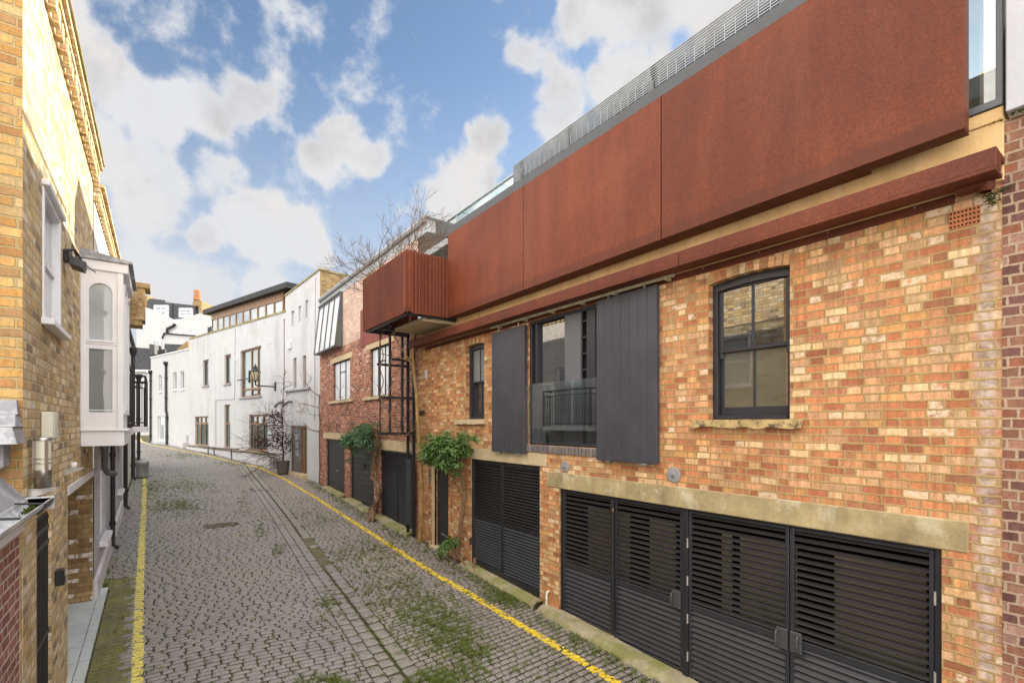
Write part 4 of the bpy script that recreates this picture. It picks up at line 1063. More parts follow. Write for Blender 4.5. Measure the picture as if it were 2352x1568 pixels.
moss_blob(mb, FR, .80, 4.95, .0, .07, .07, .004, 260, 1); moss_blob(mb, FR, .72, 5.0, .0, .06, .02, .006, 80, 2); moss_blob(mb, FR, .6, 5.505, .03, .24, .02, .06, 260, 3)
stuff(mb.build('moss', M['moss']))

# ================================================================== planter balcony, its frame and ladder
PB = thing('planter_balcony', (4.4, 9.9, 5.42), 'boxy balcony of corrugated rust brown steel jutting out beside the steel panels', 'balcony')
bx0, by0, by1, bz0, bz1 = 3.87, 8.73, 11.15, 5.42, 6.63
def corrugated(p0, p1, z0, z1, n, pitch, amp):
    mb = MB(); d = Vector((p1[0] - p0[0], p1[1] - p0[1], 0)); L = d.length; d.normalize(); nn = Vector((n[0], n[1], 0)); m = int(L / pitch) * 6
    vs = []
    for i in range(m + 1):
        s = L * i / m; q = amp * max(-.7, min(.7, math.sin(2 * math.pi * s / pitch))) / .7
        b = Vector((p0[0], p0[1], 0)) + d * s + nn * q
        vs += [(b.x, b.y, z0), (b.x, b.y, z1)]
    mb.mesh(vs, [(2 * i, 2 * i + 2, 2 * i + 3, 2 * i + 1) for i in range(m)])
    # thickness
    off = len(vs); vs2 = [(v[0] - nn.x * .006, v[1] - nn.y * .006, v[2]) for v in vs]
    mb.mesh(vs2, [(2 * i + 1, 2 * i + 3, 2 * i + 2, 2 * i) for i in range(m)])
    mb.mesh([vs[1 + 2 * i] for i in range(m + 1)] + [vs2[1 + 2 * i] for i in range(m + 1)], [(i, i + 1, m + 2 + i, m + 1 + i) for i in range(m)])
    return mb
corrugated((bx0, by0 + .12), (bx0, by1), bz0, bz1, (-1, 0), .076, .020).build('front_panel', M['rust_dark'], PB)
corrugated((bx0 + .10, by0), (4.76, by0), bz0, bz1, (0, -1), .076, .020).build('end_panel', M['rust_dark'], PB)
corrugated((bx0 + .05, by1), (5.02, by1), bz0, bz1, (0, 1), .076, .020).build('end_panel', M['rust_dark'], PB)
mb = MB(); mb.wbox(bx0 - .012, bx0 + .02, by0 + .03, by0 + .12, bz0 + .02, bz1 - .002); mb.wbox(bx0 + .02, bx0 + .10, by0 - .012, by0 + .02, bz0 + .02, bz1 - .002); mb.wbox(bx0 + .02, bx0 + .05, by0 + .021, by0 + .05, bz0, bz1 - .01); mb.build('corner_trim', M['rust'], PB)
mb = MB()
for (x0, x1, y0, y1) in ((bx0 + .03, bx0 + .09, by0 + .1, by1 - .03), (4.4, 4.46, by0 + .1, by1 - .03), (bx0 + .09, 5.0, by1 - .09, by1 - .03), (bx0 + .09, 5.0, 10.5, 10.56), (bx0 + .09, 5.0, by0 + .05, by0 + .11)): mb.wbox(x0, x1, y0, y1, bz0 - .03, bz0 + .05)
mb.build('base_frame', M['black'], PB)
mb = MB(); mb.wbox(bx0 + .04, 4.75, by0 + .06, by1 - .04, 6.28, 6.36); mb.build('soil_tray', M['joint'], PB)
mb = MB(); mb.wbox(4.30, 5.049, 8.92, 10.35, 5.345, 5.415); mb.build('concrete_slab', M['stone'], PB)

LF = thing('ladder_frame', (5.0, 10.95, .8), 'black steel ladder and bracing frame climbing from the louvred gate to the planter balcony', 'ladder')
def stile(a, nm, z0, z1, o0, o1):
    mb = MB(); mb.box(FR, a - .02, a + .02, z0, z1, o0, o1, .003); return mb.build(nm, M['black'], LF)
stile(10.76, 'ladder_stile', g(10.8) + .02, 5.40, .06, .13); stile(11.10, 'ladder_stile', g(11) + .02, 5.40, .06, .13)
z = .85
while z < 5.35:
    if not (.9 < z < 2.45):
        mb = MB(); mb.tube([FR.pt(10.78, z, .095), FR.pt(11.08, z, .095)], .011, 6); mb.build('rung', M['black'], LF)
    z += .25
mb = MB(); mb.box(FR, 10.78, 11.09, .82, 2.42, .135, .155, .003); mb.build('anti_climb_plate', M['louvre'], LF)
for o, w, a in ((.31, .028, 10.95), (.62, .026, 10.95), (.86, .014, 10.95)):
    mb = MB(); mb.box(FR, a - w, a + w, 3.02, bz0 - .03, o - w, o + w, .003); mb.build('post', M['black'], LF)
for z, a, o1 in ((4.80, 10.93, .64), (4.68, 11.13, .86), (3.89, 10.90, .90), (3.04, 10.90, .90)):
    mb = MB(); mb.box(FR, a - .03, a + .03, z - .028, z + .028, .05, o1, .003); mb.build('cross_bar', M['black'], LF)
mb = MB(); mb.box(FR, 10.35, 10.9, 3.50, 3.58, .01, .07, .004); mb.build('wall_bracket', M['black'], LF)

# ================================================================== white houses round the bend
HA = thing('white_house', (4.8, 21, 1.1), 'tall narrow white rendered house with three tiny slit windows and a timber framed door', 'house')
def opens(l): return l
aw = [(2.60, 2.92, 7.45, 8.10, .12), (1.86, 2.14, 7.52, 8.18, .12), (1.14, 1.42, 7.58, 8.28, .12), (2.36, 2.70, 4.78, 6.07, .16), (1.36, 1.68, 4.75, 6.07, .16), (1.25, 3.0, .2, 3.19, .14)]
mb = MB(); wall(mb, WA, 0, 3.64, -.2, 9.2, aw, top=lambda a: 9.26 - .1 * a); mb.build('wall', M['white_render'], HA)
mb = MB(); mb.face([WA.pt(0, 5, 0), WA.pt(0, 9.26, 0), WA.pt(0, 9.26, -4), WA.pt(0, 5, -4)]); mb.build('party_wall', M['brick_chimney'], HA)
mb = MB(); mb.hexa([WA.pt(-.06, 9.22, -.25), WA.pt(3.64, 8.86, -.25), WA.pt(3.64, 8.86, .04), WA.pt(-.06, 9.22, .04), WA.pt(-.06, 9.29, -.25), WA.pt(3.64, 8.93, -.25), WA.pt(3.64, 8.93, .04), WA.pt(-.06, 9.29, .04)]); mb.box(WA, -.07, 0, 9.20, 9.26, -4, -.3); mb.build('coping', M['kerb'], HA)
for q in aw[:3]:
    mb = MB(); frame_rect(mb, WA, q[0], q[1], q[2], q[3], .04, -.12, -.09); w = mb.build('window', M['white_paint'], HA)
    mb = MB(); mb.box(WA, q[0] + .03, q[1] - .03, q[2] + .03, q[3] - .03, -.112, -.105); mb.build('pane', M['glass_milk'], w)
for q in aw[3:5]:
    mb = MB(); frame_rect(mb, WA, q[0], q[1], q[2], q[3], .05, -.16, -.10); w = mb.build('window', M['wood'], HA)
    mb = MB(); mb.box(WA, q[0] + .04, q[1] - .04, q[2] + .04, q[3] - .04, -.14, -.13); mb.build('pane', M['glass_green'], w)
mb = MB(); mb.box(WA, .9, 3.55, 4.66, 4.745, -.02, .09, .006); mb.build('sill', M['lead'], HA)
zb = g(21.5) + .12
mb = MB()
for a in (1.25, 1.62, 1.98, 2.90): mb.box(WA, a, a + .09, zb, 3.19, -.13, -.04, .004)
mb.box(WA, 1.34, 2.9, 3.10, 3.188, -.13, -.045, .004); fr = mb.build('door_frame', M['wood'], HA)
mb = MB(); mb.box(WA, 1.34, 1.62, zb, 3.1, -.10, -.09); mb.box(WA, 1.71, 1.98, zb, 3.1, -.10, -.09); mb.build('side_light', M['glass_green'], fr)
mb = MB(); mb.box(WA, 2.07, 2.90, zb, 3.10, -.10, -.065, .004); d = mb.build('door', plain('grey door paint', (.12, .125, .13), .5, .12, 3, .05), HA)
for k in range(3):
    z = 2.72 - k * .34; mb = MB(); mb.box(WA, 2.27, 2.62, z - .12, z + .12, -.064, -.05, .004); mb.build('door_light', M['glass_milk'], d)
mb = MB(); mb.tube([WA.pt(2.82, 1.6, -.065), WA.pt(2.82, 1.6, -.02), WA.pt(2.82, 2.05, -.02), WA.pt(2.82, 2.05, -.065)], .014, 6); mb.build('handle', M['black'], d)
mb = MB(); mb.box(WA, 1.2, 3.05, g(21) - .05, zb - .005, -.12, .22, .01); mb.build('doorstep', M['stone'], HA)

HW = thing('white_house', (3, 30, 1.5), 'long white rendered house with timber windows and a clerestory strip under a dark roof', 'house')
bw = {'a': (10.68, 11.72, 5.55, 7.10), 'b': (6.90, 7.88, 5.45, 7.04), 'c': (2.72, 5.45, 4.62, 7.02), 'd': (10.70, 13.40, 1.97, 3.74), 'e': (7.0, 7.92, 1.98, 4.33), 'f': (1.93, 4.29, 2.0, 3.73), 's': (.02, .17, 4.75, 7.9)}
mb = MB(); wall(mb, WB, -.05, 14.62, .3, 8.45, [(*q, .14) for q in bw.values()], top=lambda a: 8.22 + .035 * a); mb.build('wall', M['white_render'], HW)
mb = MB(); mb.hexa([WB.pt(-.1, 8.18, -.3), WB.pt(14.62, 8.70, -.3), WB.pt(14.62, 8.70, .03), WB.pt(-.1, 8.18, .03), WB.pt(-.1, 8.27, -.3), WB.pt(14.62, 8.79, -.3), WB.pt(14.62, 8.79, .03), WB.pt(-.1, 8.27, .03)]); mb.build('coping', M['kerb'], HW)
mb = MB(); mb.face([WB.pt(14.62, .3, 0), WB.pt(14.62, 8.75, 0), WB.pt(14.62, 8.75, -6), WB.pt(14.62, .3, -6)]); mb.build('end_wall', M['white_render'], HW)
def timber_window(key, cols, transom=None, rail=None, gm='glass_green', casement=True):
    q = bw[key]; a0, a1, z0, z1 = q; mb = MB(); frame_rect(mb, WB, a0, a1, z0, z1, .075, -.15, -.08)
    for a in cols: mb.box(WB, a - .045, a + .045, z0 + .07, z1 - .07, -.15, -.082, .004)
    if transom: mb.box(WB, a0 + .07, a1 - .07, transom - .045, transom + .045, -.15, -.079, .004)
    w = mb.build('window', M['wood'], HW)
    mb = MB(); mb.box(WB, a0 + .06, a1 - .06, z0 + .06, z1 - .06, -.135, -.125); mb.build('pane', M[gm], w)
    if casement:
        mb = MB(); xs = [a0 + .07] + [c for c in cols] + [a1 - .07]; lo, hi = z0 + .09, (transom - .05 if transom else z1 - .09)
        for l, r in zip(xs[:2], xs[1:3]) if len(xs) > 2 else zip(xs, xs[1:]): frame_rect(mb, WB, l + .04, r - .04, lo, hi, .05, -.124, -.09)
        mb.build('casement', M['black'], w)
    mb = MB(); mb.box(WB, a0 - .1, a1 + .1, z0 - .07, z0 - .002, -.03, .07, .006); mb.build('window_sill', M['lead'] if z0 > 4 else M['wood_old'], w)
timber_window('a', []); timber_window('b', []); timber_window('c', [3.35, 4.2], 5.02); timber_window('d', [11.6, 12.5], 3.32); timber_window('e', [], 3.3, casement=False); timber_window('f', [2.7, 3.5], 3.28)
mb = MB(); mb.box(WB, .02, .17, 4.75, 7.9, -.1, -.06, .004); mb.build('slit_window', M['wood'], HW)
mb = MB(); mb.tube([WB.pt(5.5, 5.52, .12), WB.pt(3.9, 5.52, .12)], .03, 6); mb.tube([WB.pt(3.92, 5.3, .1), WB.pt(3.92, 5.9, .1)], .05, 6); mb.build('window_guard', M['black'], HW)
mb = MB(); mb.hexa([WB.pt(.9, .9, .001), WB.pt(14.0, .9, .001), WB.pt(14.0, .9, .35), WB.pt(.9, .9, .35), WB.pt(.9, 1.90, .001), WB.pt(14.0, 1.90, .001), WB.pt(14.0, 1.86, .30), WB.pt(.9, 1.86, .30)]); mb.build('plinth', M['white_clean'], HW)
mb = MB(); mb.box(WB, .9, 14.05, 1.901, 1.95, .0, .34, .006); mb.build('plinth_ledge', M['wood_old'], HW)
for a, z in ((1.55, 7.0), (1.3, 4.0), (5.9, 6.6)):
    mb = MB(); frame_rect(mb, WB, a, a + .22, z, z + .18, .03, .0, .03); mb.build('wall_vent', M['white_paint'], HW)
# clerestory strip set back behind the parapet
b0, b1 = 1.75, 12.3; zs = lambda a: 8.33 + .045 * a; zt = lambda a: 9.06 + .055 * a
mb = MB(); n = 10; o = -.62
for k in range(n + 1):
    a = b0 + (b1 - b0) * k / n; mb.hexa([WB.pt(a - .06, zs(a), o - .08), WB.pt(a + .06, zs(a), o - .08), WB.pt(a + .06, zs(a), o), WB.pt(a - .06, zs(a), o), WB.pt(a - .06, zt(a), o - .08), WB.pt(a + .06, zt(a), o - .08), WB.pt(a + .06, zt(a), o), WB.pt(a - .06, zt(a), o)])
for (f, h0, h1) in ((zt, -.02, .36), (zs, -.10, .06)):
    mb.hexa([WB.pt(b0 - .06, f(b0) + h0, o - .1), WB.pt(b1 + .06, f(b1) + h0, o - .1), WB.pt(b1 + .06, f(b1) + h0, o + .01), WB.pt(b0 - .06, f(b0) + h0, o + .01), WB.pt(b0 - .06, f(b0) + h1, o - .1), WB.pt(b1 + .06, f(b1) + h1, o - .1), WB.pt(b1 + .06, f(b1) + h1, o + .01), WB.pt(b0 - .06, f(b0) + h1, o + .01)])
cl = mb.build('clerestory', M['wood'], HW)
for k in range(n):
    l = b0 + (b1 - b0) * k / n + .06; r = b0 + (b1 - b0) * (k + 1) / n - .06
    mb = MB(); mb.hexa([WB.pt(l, zs(l), o - .05), WB.pt(r, zs(r), o - .05), WB.pt(r, zs(r), o - .04), WB.pt(l, zs(l), o - .04), WB.pt(l, zt(l), o - .05), WB.pt(r, zt(r), o - .05), WB.pt(r, zt(r), o - .04), WB.pt(l, zt(l), o - .04)]); mb.build('pane', M['glass_milk'], cl)
mb = MB()
def slope_box(mb, F, a0, a1, f, h0, h1, o0, o1): mb.hexa([F.pt(a0, f(a0) + h0, o0), F.pt(a1, f(a1) + h0, o0), F.pt(a1, f(a1) + h0, o1), F.pt(a0, f(a0) + h0, o1), F.pt(a0, f(a0) + h1, o0), F.pt(a1, f(a1) + h1, o0), F.pt(a1, f(a1) + h1, o1), F.pt(a0, f(a0) + h1, o1)])
slope_box(mb, WB, .6, 13.0, zt, .36, .62, -4, -.30); slope_box(mb, WB, .6, 1.62, zt, -.8, .36, -4, -.7)
slope_box(mb, WB, 12.4, 13.6, lambda a: 8.9, -.2, .55, -4, -.75); mb.build('roof', M['dark_roof'], HW)
mb = MB(); slope_box(mb, WB, .0, 14.6, lambda a: 8.15, 0, .06, -6, -.3); mb.build('flat_roof', M['slate'], HW)

HL = thing('white_house', (.6, 42, 1.8), 'lower white rendered house past the long one, with a black downpipe on its face', 'house')
cw = [(6.60, 7.35, 5.66, 6.90, .14), (2.83, 3.62, 5.63, 6.84, .14), (1.10, 1.88, 5.59, 6.78, .14), (4.95, 7.75, 2.05, 3.87, .14)]
mb = MB(); wall(mb, WC, 0, 9.72, .4, 8.2, cw, top=lambda a: 8.12 + .034 * a); mb.face([WC.pt(9.72, .4, 0), WC.pt(9.72, 8.45, 0), WC.pt(9.72, 8.45, -6), WC.pt(9.72, .4, -6)]); mb.build('wall', M['white_clean'], HL)
mb = MB(); slope_box(mb, WC, 0, 9.78, lambda a: 8.08 + .034 * a, 0, .07, -.3, .05); mb.build('coping', M['white_paint'], HL)
for q in cw:
    mb = MB(); frame_rect(mb, WC, q[0], q[1], q[2], q[3], .07, -.14, -.08)
    if q[2] < 3: mb.box(WC, 6.2, 6.32, q[2] + .07, q[3] - .07, -.14, -.079)
    w = mb.build('window', M['white_paint'], HL)
    mb = MB(); mb.box(WC, q[0] + .06, q[1] - .06, q[2] + .06, q[3] - .06, -.125, -.115); mb.build('pane', M['glass_milk'] if q[2] < 3 else M['glass_green'], w)
    mb = MB(); mb.box(WC, q[0] - .1, q[1] + .1, q[2] - .08, q[2] - .002, -.02, .07, .006); mb.build('window_sill', M['white_paint'], w)
def drainpipe(F, a, z0, z1, r, o, parent, hop=True, mat=None, jog=None):
    mb = MB(); pts = [F.pt(a, z1, o), F.pt(a, z0 + .12, o), F.pt(a, z0 + .03, o + .09)]
    if jog: pts = [F.pt(a, z1, o), F.pt(a, jog + .12, o), F.pt(a - .22, jog - .12, o), F.pt(a - .22, z0, o)]
    mb.tube(pts, r, 8)
    if hop: mb.lathe(F.pt(a, z1, o), [(r, -.12), (r * 1.3, -.05), (r * 2.2, .12), (r * 2.2, .2)], 8)
    z = z0 + .5
    while z < z1: mb.tube([F.pt(a if not jog or z > jog else a - .22, z, o), F.pt(a if not jog or z > jog else a - .22, z + .09, o)], r * 1.3, 8); z += 1.4
    return mb.build('drainpipe', mat or M['black_plastic'], parent)
drainpipe(WC, 5.06, 1.8, 7.5, .075, .1, HL, jog=4.1); drainpipe(WC, 9.4, 1.85, 7.2, .075, .1, HL)
mb = MB(); mb.box(WC, .05, .9, 1.6, 2.1, .0, .35, .02); mb.box(WC, .2, .6, 2.1, 2.6, .0, .15, .02); mb.build('gas_meter_box', M['white_clean'], HL)

# low handrail along the plinth
HR = thing('handrail', WB.pt(7, 1.5, .6), 'thin black handrail on leaning posts along the long white house', 'railing')
mb = MB(); mb.tube([WB.pt(10.7, 2.02, .5), WB.pt(8.9, 2.0, .5), WB.pt(6.8, 2.0, .55), WB.pt(4.2, 2.05, .5)], .03, 6); mb.build('rail', M['black'], HR)
for a in (8.9, 7.9, 5.2):
    mb = MB(); mb.tube([WB.pt(a, 2.0, .52), WB.pt(a - .35, g(WB.y(a)) - .02, .6)], .03, 6); mb.build('post', M['black'], HR)
# wall lantern
LA = thing('wall_lantern', WB.pt(1.1, 5, 0), 'black six sided lantern on a wall bracket against the white house', 'lantern')
a0, z0 = WB.pix(1085 / 3.135 / 1.0204 + 300 / 1.0204, (600 + 960 / 3.135) / 1.0204)
mb = MB(); mb.box(WB, a0 - .06, a0 + .06, z0 - .18, z0 + .22, .0, .05, .01); mb.build('wall_plate', M['black'], LA)
lo = .80
mb = MB(); mb.tube([WB.pt(a0, z0, .05), WB.pt(a0 + .15, z0 + .02, lo - .06), WB.pt(a0 + .17, z0 + .06, lo), WB.pt(a0 + .17, z0 + .2, lo)], .03, 8); mb.build('bracket', M['black'], LA)
c = WB.pt(a0 + .17, z0 + .22, lo); LS = .78
mb = MB(); mb.lathe(c, [(q * LS, w * LS) for q, w in ((.02, -.06), (.07, -.02), (.10, .0), (.11, .03), (.02, .03))], 6, False); mb.lathe(c, [(q * LS, w * LS) for q, w in ((.27, .52), (.29, .54), (.17, .68), (.10, .74), (.12, .78), (.06, .84), (.05, .9), (.02, .95), (.0, 1.02))], 6, False)
for k in range(6):
    an = math.pi / 3 * k; e = Vector((math.cos(an), math.sin(an), 0)); mb.tube([c + e * .105 * LS + Vector((0, 0, .03 * LS)), c + e * .265 * LS + Vector((0, 0, .53 * LS))], .014, 4)
mb.build('lantern_frame', M['black'], LA)
mb = MB(); mb.lathe(c, [(.10 * LS, .03 * LS), (.255 * LS, .52 * LS)], 6, False); mb.build('glass', plain('warm lantern glass', (.52, .46, .30), .15, .08, 4, .02), LA)
for i, (px, py) in enumerate(((1140, 1090), (1200, 1085))):
    a, z = WA.pix((300 + px / 3.135) / 1.0204, (600 + py / 3.135) / 1.0204) if i else WB.pix((300 + px / 3.135) / 1.0204, (600 + py / 3.135) / 1.0204)
    F = WA if i else WB; mb = MB(); mb.tube([F.pt(a - .1, z + .08, 0), F.pt(a - .1, z + .08, .15), F.pt(a, z, .28), F.pt(a + .05, z - .12, .33)], .055, 8)
    tag(mb.build('security_light', M['alu']), ['curved grey wall light left of the timber door, under the lantern arm', 'curved grey wall light above the timber door, nearest the red brick house'][i], 'wall light')

mb = MB(); mb.box(WA, 2.9, 3.2, 6.5, 6.85, .0, .09, .015); mb.build('alarm_box', M['white_paint'], HA)
mb = MB(); mb.tube([WA.pt(.4, 9.0, .02), WA.pt(.45, 6.3, .02), WA.pt(.5, 3.4, .02)], .02, 5); mb.build('wall_cable', M['white_clean'], HA)
mb = MB(); mb.tube([WB.pt(6.2, 8.3, .02), WB.pt(6.25, 5.0, .02), WB.pt(6.3, 4.6, .02), WB.pt(9.3, 4.65, .02), WB.pt(9.32, 2.0, .02)], .018, 5); mb.build('wall_cable', M['white_clean'], HW)
# ================================================================== left-hand frontage
HY = thing('brick_house', (-.82, 7.5, .4), 'yellow stock brick house with a sunlit upper wall and toothed brick eaves', 'house')
WIN = (5.86, 6.79, 4.19, 5.37); GATE = (5.62, 6.32, -.2, 2.50); PORCH = (7.34, 9.94, -.2, 2.48); NI = (1.2, 2.2, 4.3, 5.6)
EAVE = 7.02
mb = MB(); wall(mb, FL, 5.1, 9.96, -.2, EAVE, [(*WIN, .09), (*GATE, .35), (*PORCH, .6)])
wall(mb, FL, 4.86, 5.1, -.2, 2.62, o=-.002); mb.build('wall', M['brick_yellow'], HY)
FQ = Frame((-9, 5.1), (-.82, 5.1), -1)
mb = MB(); wall(mb, FQ, 0, 8.18, 2.4, EAVE + .4); mb.build('corner_wall', M['brick_orange'], HY)
# toothed eaves
mb = MB(); a = 5.1
mb.box(FL, 5.1, 9.97, EAVE, EAVE + .075, -.1, .022); mb.box(FL, 5.09, 9.98, EAVE + .155, EAVE + .225, -.1, .085); mb.box(FL, 5.08, 9.99, EAVE + .230, EAVE + .30, -.1, .12); mb.box(FL, 5.09, 9.97, EAVE + .08, EAVE + .15, -.1, .03)
rr = random.Random(3)
while a < 9.9: mb.box(FL, a, a + .105, EAVE + .002, EAVE + .152, -.05, .078 + rr.uniform(-.006, .006), .006); a += .215
mb.build('eaves', M['brick_yellow'], HY)
mb = MB(); mb.box(FL, 5.07, 10.0, EAVE + .302, EAVE + .335, -.3, .145, .004); mb.build('eaves_tile', M['kerb'], HY)
mb = MB(); mb.face([FL.pt(5.1, EAVE + .33, -.05), FL.pt(9.96, EAVE + .33, -.05), FL.pt(9.96, EAVE + .6, -5), FL.pt(5.1, EAVE + .6, -5)]); mb.build('roof', M['slate'], HY)
# sash window with white frame
a0, a1, z0, z1 = WIN
mb = MB(); frame_rect(mb, FL, a0, a1, z0, z1, .055, -.09, .012); mb.box(FL, a0 - .02, a1 + .02, z1 - .01, z1 + .04, -.05, .05, .006); mb.box(FL, a0 - .05, a1 + .06, z0 - .055, z0, -.08, .085, .006)
mb.box(FL, a0 + .055, a1 - .055, z0 + .55, z0 + .60, -.08, -.03, .004); w = mb.build('window', M['white_paint'], HY)
mb = MB(); mb.box(FL, a0 + .05, a1 - .05, z0 + .05, z1 - .05, -.06, -.052); mb.build('pane', M['glass_milk'], w)
# porch: trim, far jamb with flaking paint, back
mb = MB(); mb.box(FL, 7.32, 9.94, 2.46, 2.56, -.02, .015, .004); mb.build('porch_trim', M['white_paint'], HY)
FJ = Frame((-2.2, 9.935), (-.82, 9.935), -1)
mb = MB(); wall(mb, FJ, 0, 1.375, .0, 2.46); mb.build('porch_jamb', M['brick_jamb'], HY)
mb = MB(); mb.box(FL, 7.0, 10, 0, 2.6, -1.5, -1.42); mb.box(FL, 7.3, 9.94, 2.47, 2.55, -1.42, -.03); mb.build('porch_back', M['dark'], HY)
FT = Frame((-2.2, 7.33), (-.82, 7.33), 1)
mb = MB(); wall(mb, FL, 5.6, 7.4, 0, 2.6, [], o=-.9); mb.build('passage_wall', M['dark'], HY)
# iron gate in the near opening
IG = thing('iron_gate', FL.pt(5.97, g(5.9), -.1), 'tall black iron bar gate filling the brick opening at the lower left', 'gate')
k = 0; a = GATE[0] + .05
while a < GATE[1] - .02:
    mb = MB(); mb.tube([FL.pt(a, g(6) + .08, -.03), FL.pt(a, 2.40, -.03)], .011, 6); mb.lathe(FL.pt(a, 2.37, -.03), [(.011, 0), (.017, .02), (.0, .08)], 6); mb.build('bar', M['black'], IG); a += .062
for z in (g(6) + .12, 1.32, 2.16, 2.30):
    mb = MB(); mb.box(FL, GATE[0] + .03, GATE[1] - .03, z - .02, z + .02, -.05, -.012, .003); mb.build('cross_rail', M['black'], IG)
mb = MB(); mb.box(FL, GATE[0] + .04, GATE[1] - .04, g(6) + .1, 2.16, -.065, -.055); mb.build('backing_sheet', M['black'], IG)
# lean-to against the near end: red brick flank, gutter, lead
LT = thing('lean_to', (-.85, 4.2, .3), 'low wine red brick lean to under a mossy gutter at the lower left corner', 'outbuilding')
mb = MB(); wall(mb, FL, 1.5, 4.86, -.2, 2.58, o=.02); mb.face([FL.pt(4.86, -.2, .02), FL.pt(4.86, 2.58, .02), FL.pt(4.86, 2.58, -.1), FL.pt(4.86, -.2, -.1)]); mb.build('wall', M['brick_wall_red'], LT)
mb = MB(); mb.box(FL, 1.5, 4.88, 2.50, 2.66, .021, .045, .004); mb.build('fascia', M['white_paint'], LT)
def gutter(mb, F, a0, a1, z, o, r, n=10):
    vs = []; 
    for a in (a0, a1):
        for rad in (r, r - .008):
            for k in range(n + 1): t = math.pi * k / n; vs.append(F.pt(a, z - rad * math.sin(t), o - rad * math.cos(t)))
    N = n + 1; fs = []
    for k in range(n): fs += [(k, k + 1, 2 * N + k + 1, 2 * N + k), (N + k, N + k + 1, 3 * N + k + 1, 3 * N + k), (k, k + 1, N + k + 1, N + k), (2 * N + k, 2 * N + k + 1, 3 * N + k + 1, 3 * N + k)]
    fs += [(0, N, 3 * N, 2 * N), (N - 1, 2 * N - 1, 4 * N - 1, 3 * N - 1)]
    fs += [tuple(2 * N + k for k in range(N))]
    mb.mesh(vs, fs)
mb = MB(); gutter(mb, FL, 1.5, 4.93, 2.715, .115, .072); mb.box(FL, 4.93, 4.96, 2.63, 2.725, .035, .195, .004); gt_o = mb.build('gutter', M['gutter'], LT)
for a in (4.55, 3.9):
    mb = MB(); mb.tube([FL.pt(a, 2.72, .185), FL.pt(a, 2.73, .05)], .008, 6); mb.build('gutter_bracket', M['black'], LT)
mb = MB(); gutter(mb, FL, 4.60, 4.93, 2.711, .115, .080); mb.build('gutter_end', M['black_plastic'], LT)
mb = MB(); mb.hexa([FL.pt(1.5, 2.70, .03), FL.pt(4.98, 2.70, .03), FL.pt(4.98, 2.70, .05), FL.pt(1.5, 2.70, .05), FL.pt(1.5, 3.0, -.22), FL.pt(4.98, 3.0, -.22), FL.pt(4.98, 3.02, -.20), FL.pt(1.5, 3.02, -.20)]); mb.build('lead_flashing', M['lead'], LT)
mb = MB(); mb.box(FL, 4.7, 5.06, 2.85, 2.99, -.6, -.12, .02); mb.build('timber_block', M['wood_old'], LT)
mb = MB(); mb.box(FL, 4.85, 5.09, 2.94, 3.14, -.9, -.06, .02); mb.box(FL, 4.80, 5.09, 3.05, 3.12, -1.2, -.08, .02); mb.build('stone_block', M['lead'], LT)
# lead dressed over the wall top
mb = MB()
mb.hexa([(-3, 4.80, 3.12), (-.80, 4.80, 3.12), (-.80, 5.095, 3.12), (-3, 5.095, 3.12), (-3, 4.83, 3.24), (-.83, 4.83, 3.24), (-.83, 5.095, 3.24), (-3, 5.095, 3.24)])
mb.hexa([(-3, 4.84, 3.243), (-.815, 4.84, 3.243), (-.815, 5.097, 3.243), (-3, 5.097, 3.243), (-3, 4.98, 3.33), (-.84, 4.98, 3.33), (-.84, 5.097, 3.33), (-3, 5.097, 3.33)])
mb.hexa([(-3, 4.99, 3.333), (-.83, 4.99, 3.333), (-.83, 5.098, 3.333), (-3, 5.098, 3.333), (-3, 5.05, 3.44), (-.845, 5.05, 3.44), (-.845, 5.098, 3.44), (-3, 5.098, 3.44)])
mb.build('lead_cap', M['lead'], LT)
mb = MB(); moss_blob(mb, FL, 4.62, 2.68, .10, .16, .02, .05, 240, 7); moss_blob(mb, FL, 4.2, 2.66, .12, .4, .01, .02, 120, 8); stuff(mb.build('moss', M['moss'], LT))
# bay window
BW = thing('bay_window', FL.pt(9.2, 2.97, .2), 'white painted timber bay with an arched top light projecting from the yellow brick wall', 'bay window')
b0, b1, bo = 8.45, 9.93, .44
FE = Frame((-.82, b0), (-.82 + bo, b0), -1)                      # the end facing the camera
mb = MB(); mb.box(FL, b0 + .02, b1 - .02, 3.19, 5.36, .003, bo - .02); 
mb.build('bay_core', M['white_paint'], BW)
mb = MB()
def arched_panel(mb, F, a0, a1, z0, z1, h0, h1, zs, rise, o0, o1):
    """panel a0..a1,z0..z1 with an arched-top hole h0..h1 from its foot"""
    pts, _ = arch_pts(h0, h1, zs, rise, 14); hz = zs
    for (p, q) in ((a0, h0), (h1, a1)): mb.box(F, p, q, z0, z1, o0, o1)
    for p, q in zip(pts, pts[1:]): mb.hexa([F.pt(p[0], p[1], o0), F.pt(q[0], q[1], o0), F.pt(q[0], q[1], o1), F.pt(p[0], p[1], o1), F.pt(p[0], z1, o0), F.pt(q[0], z1, o0), F.pt(q[0], z1, o1), F.pt(p[0], z1, o1)])
arched_panel(mb, FE, .0, .44, 4.32, 5.30, .085, .325, 5.02, .115, -.005, .03)
mb.box(FE, .085, .325, 4.32, 4.38, -.005, .03); mb.box(FE, .06, .35, 4.35, 4.378, .03, .042, .003)
for q in ((.0, .085), (.325, .44)): mb.box(FE, q[0], q[1], 3.19, 4.315, -.005, .03)
mb.box(FE, .085, .325, 3.19, 3.42, -.005, .03); mb.box(FE, .085, .325, 4.26, 4.315, -.005, .03); mb.box(FE, .02, .36, 3.44, 3.452, .03, .037, .002)
mb.box(FE, .375, .44, 3.19, 5.30, .031, .045, .003); mb.box(FE, .003, .045, 3.19, 5.30, .031, .04, .003)
mb.build('end_frame', M['white_paint'], BW)
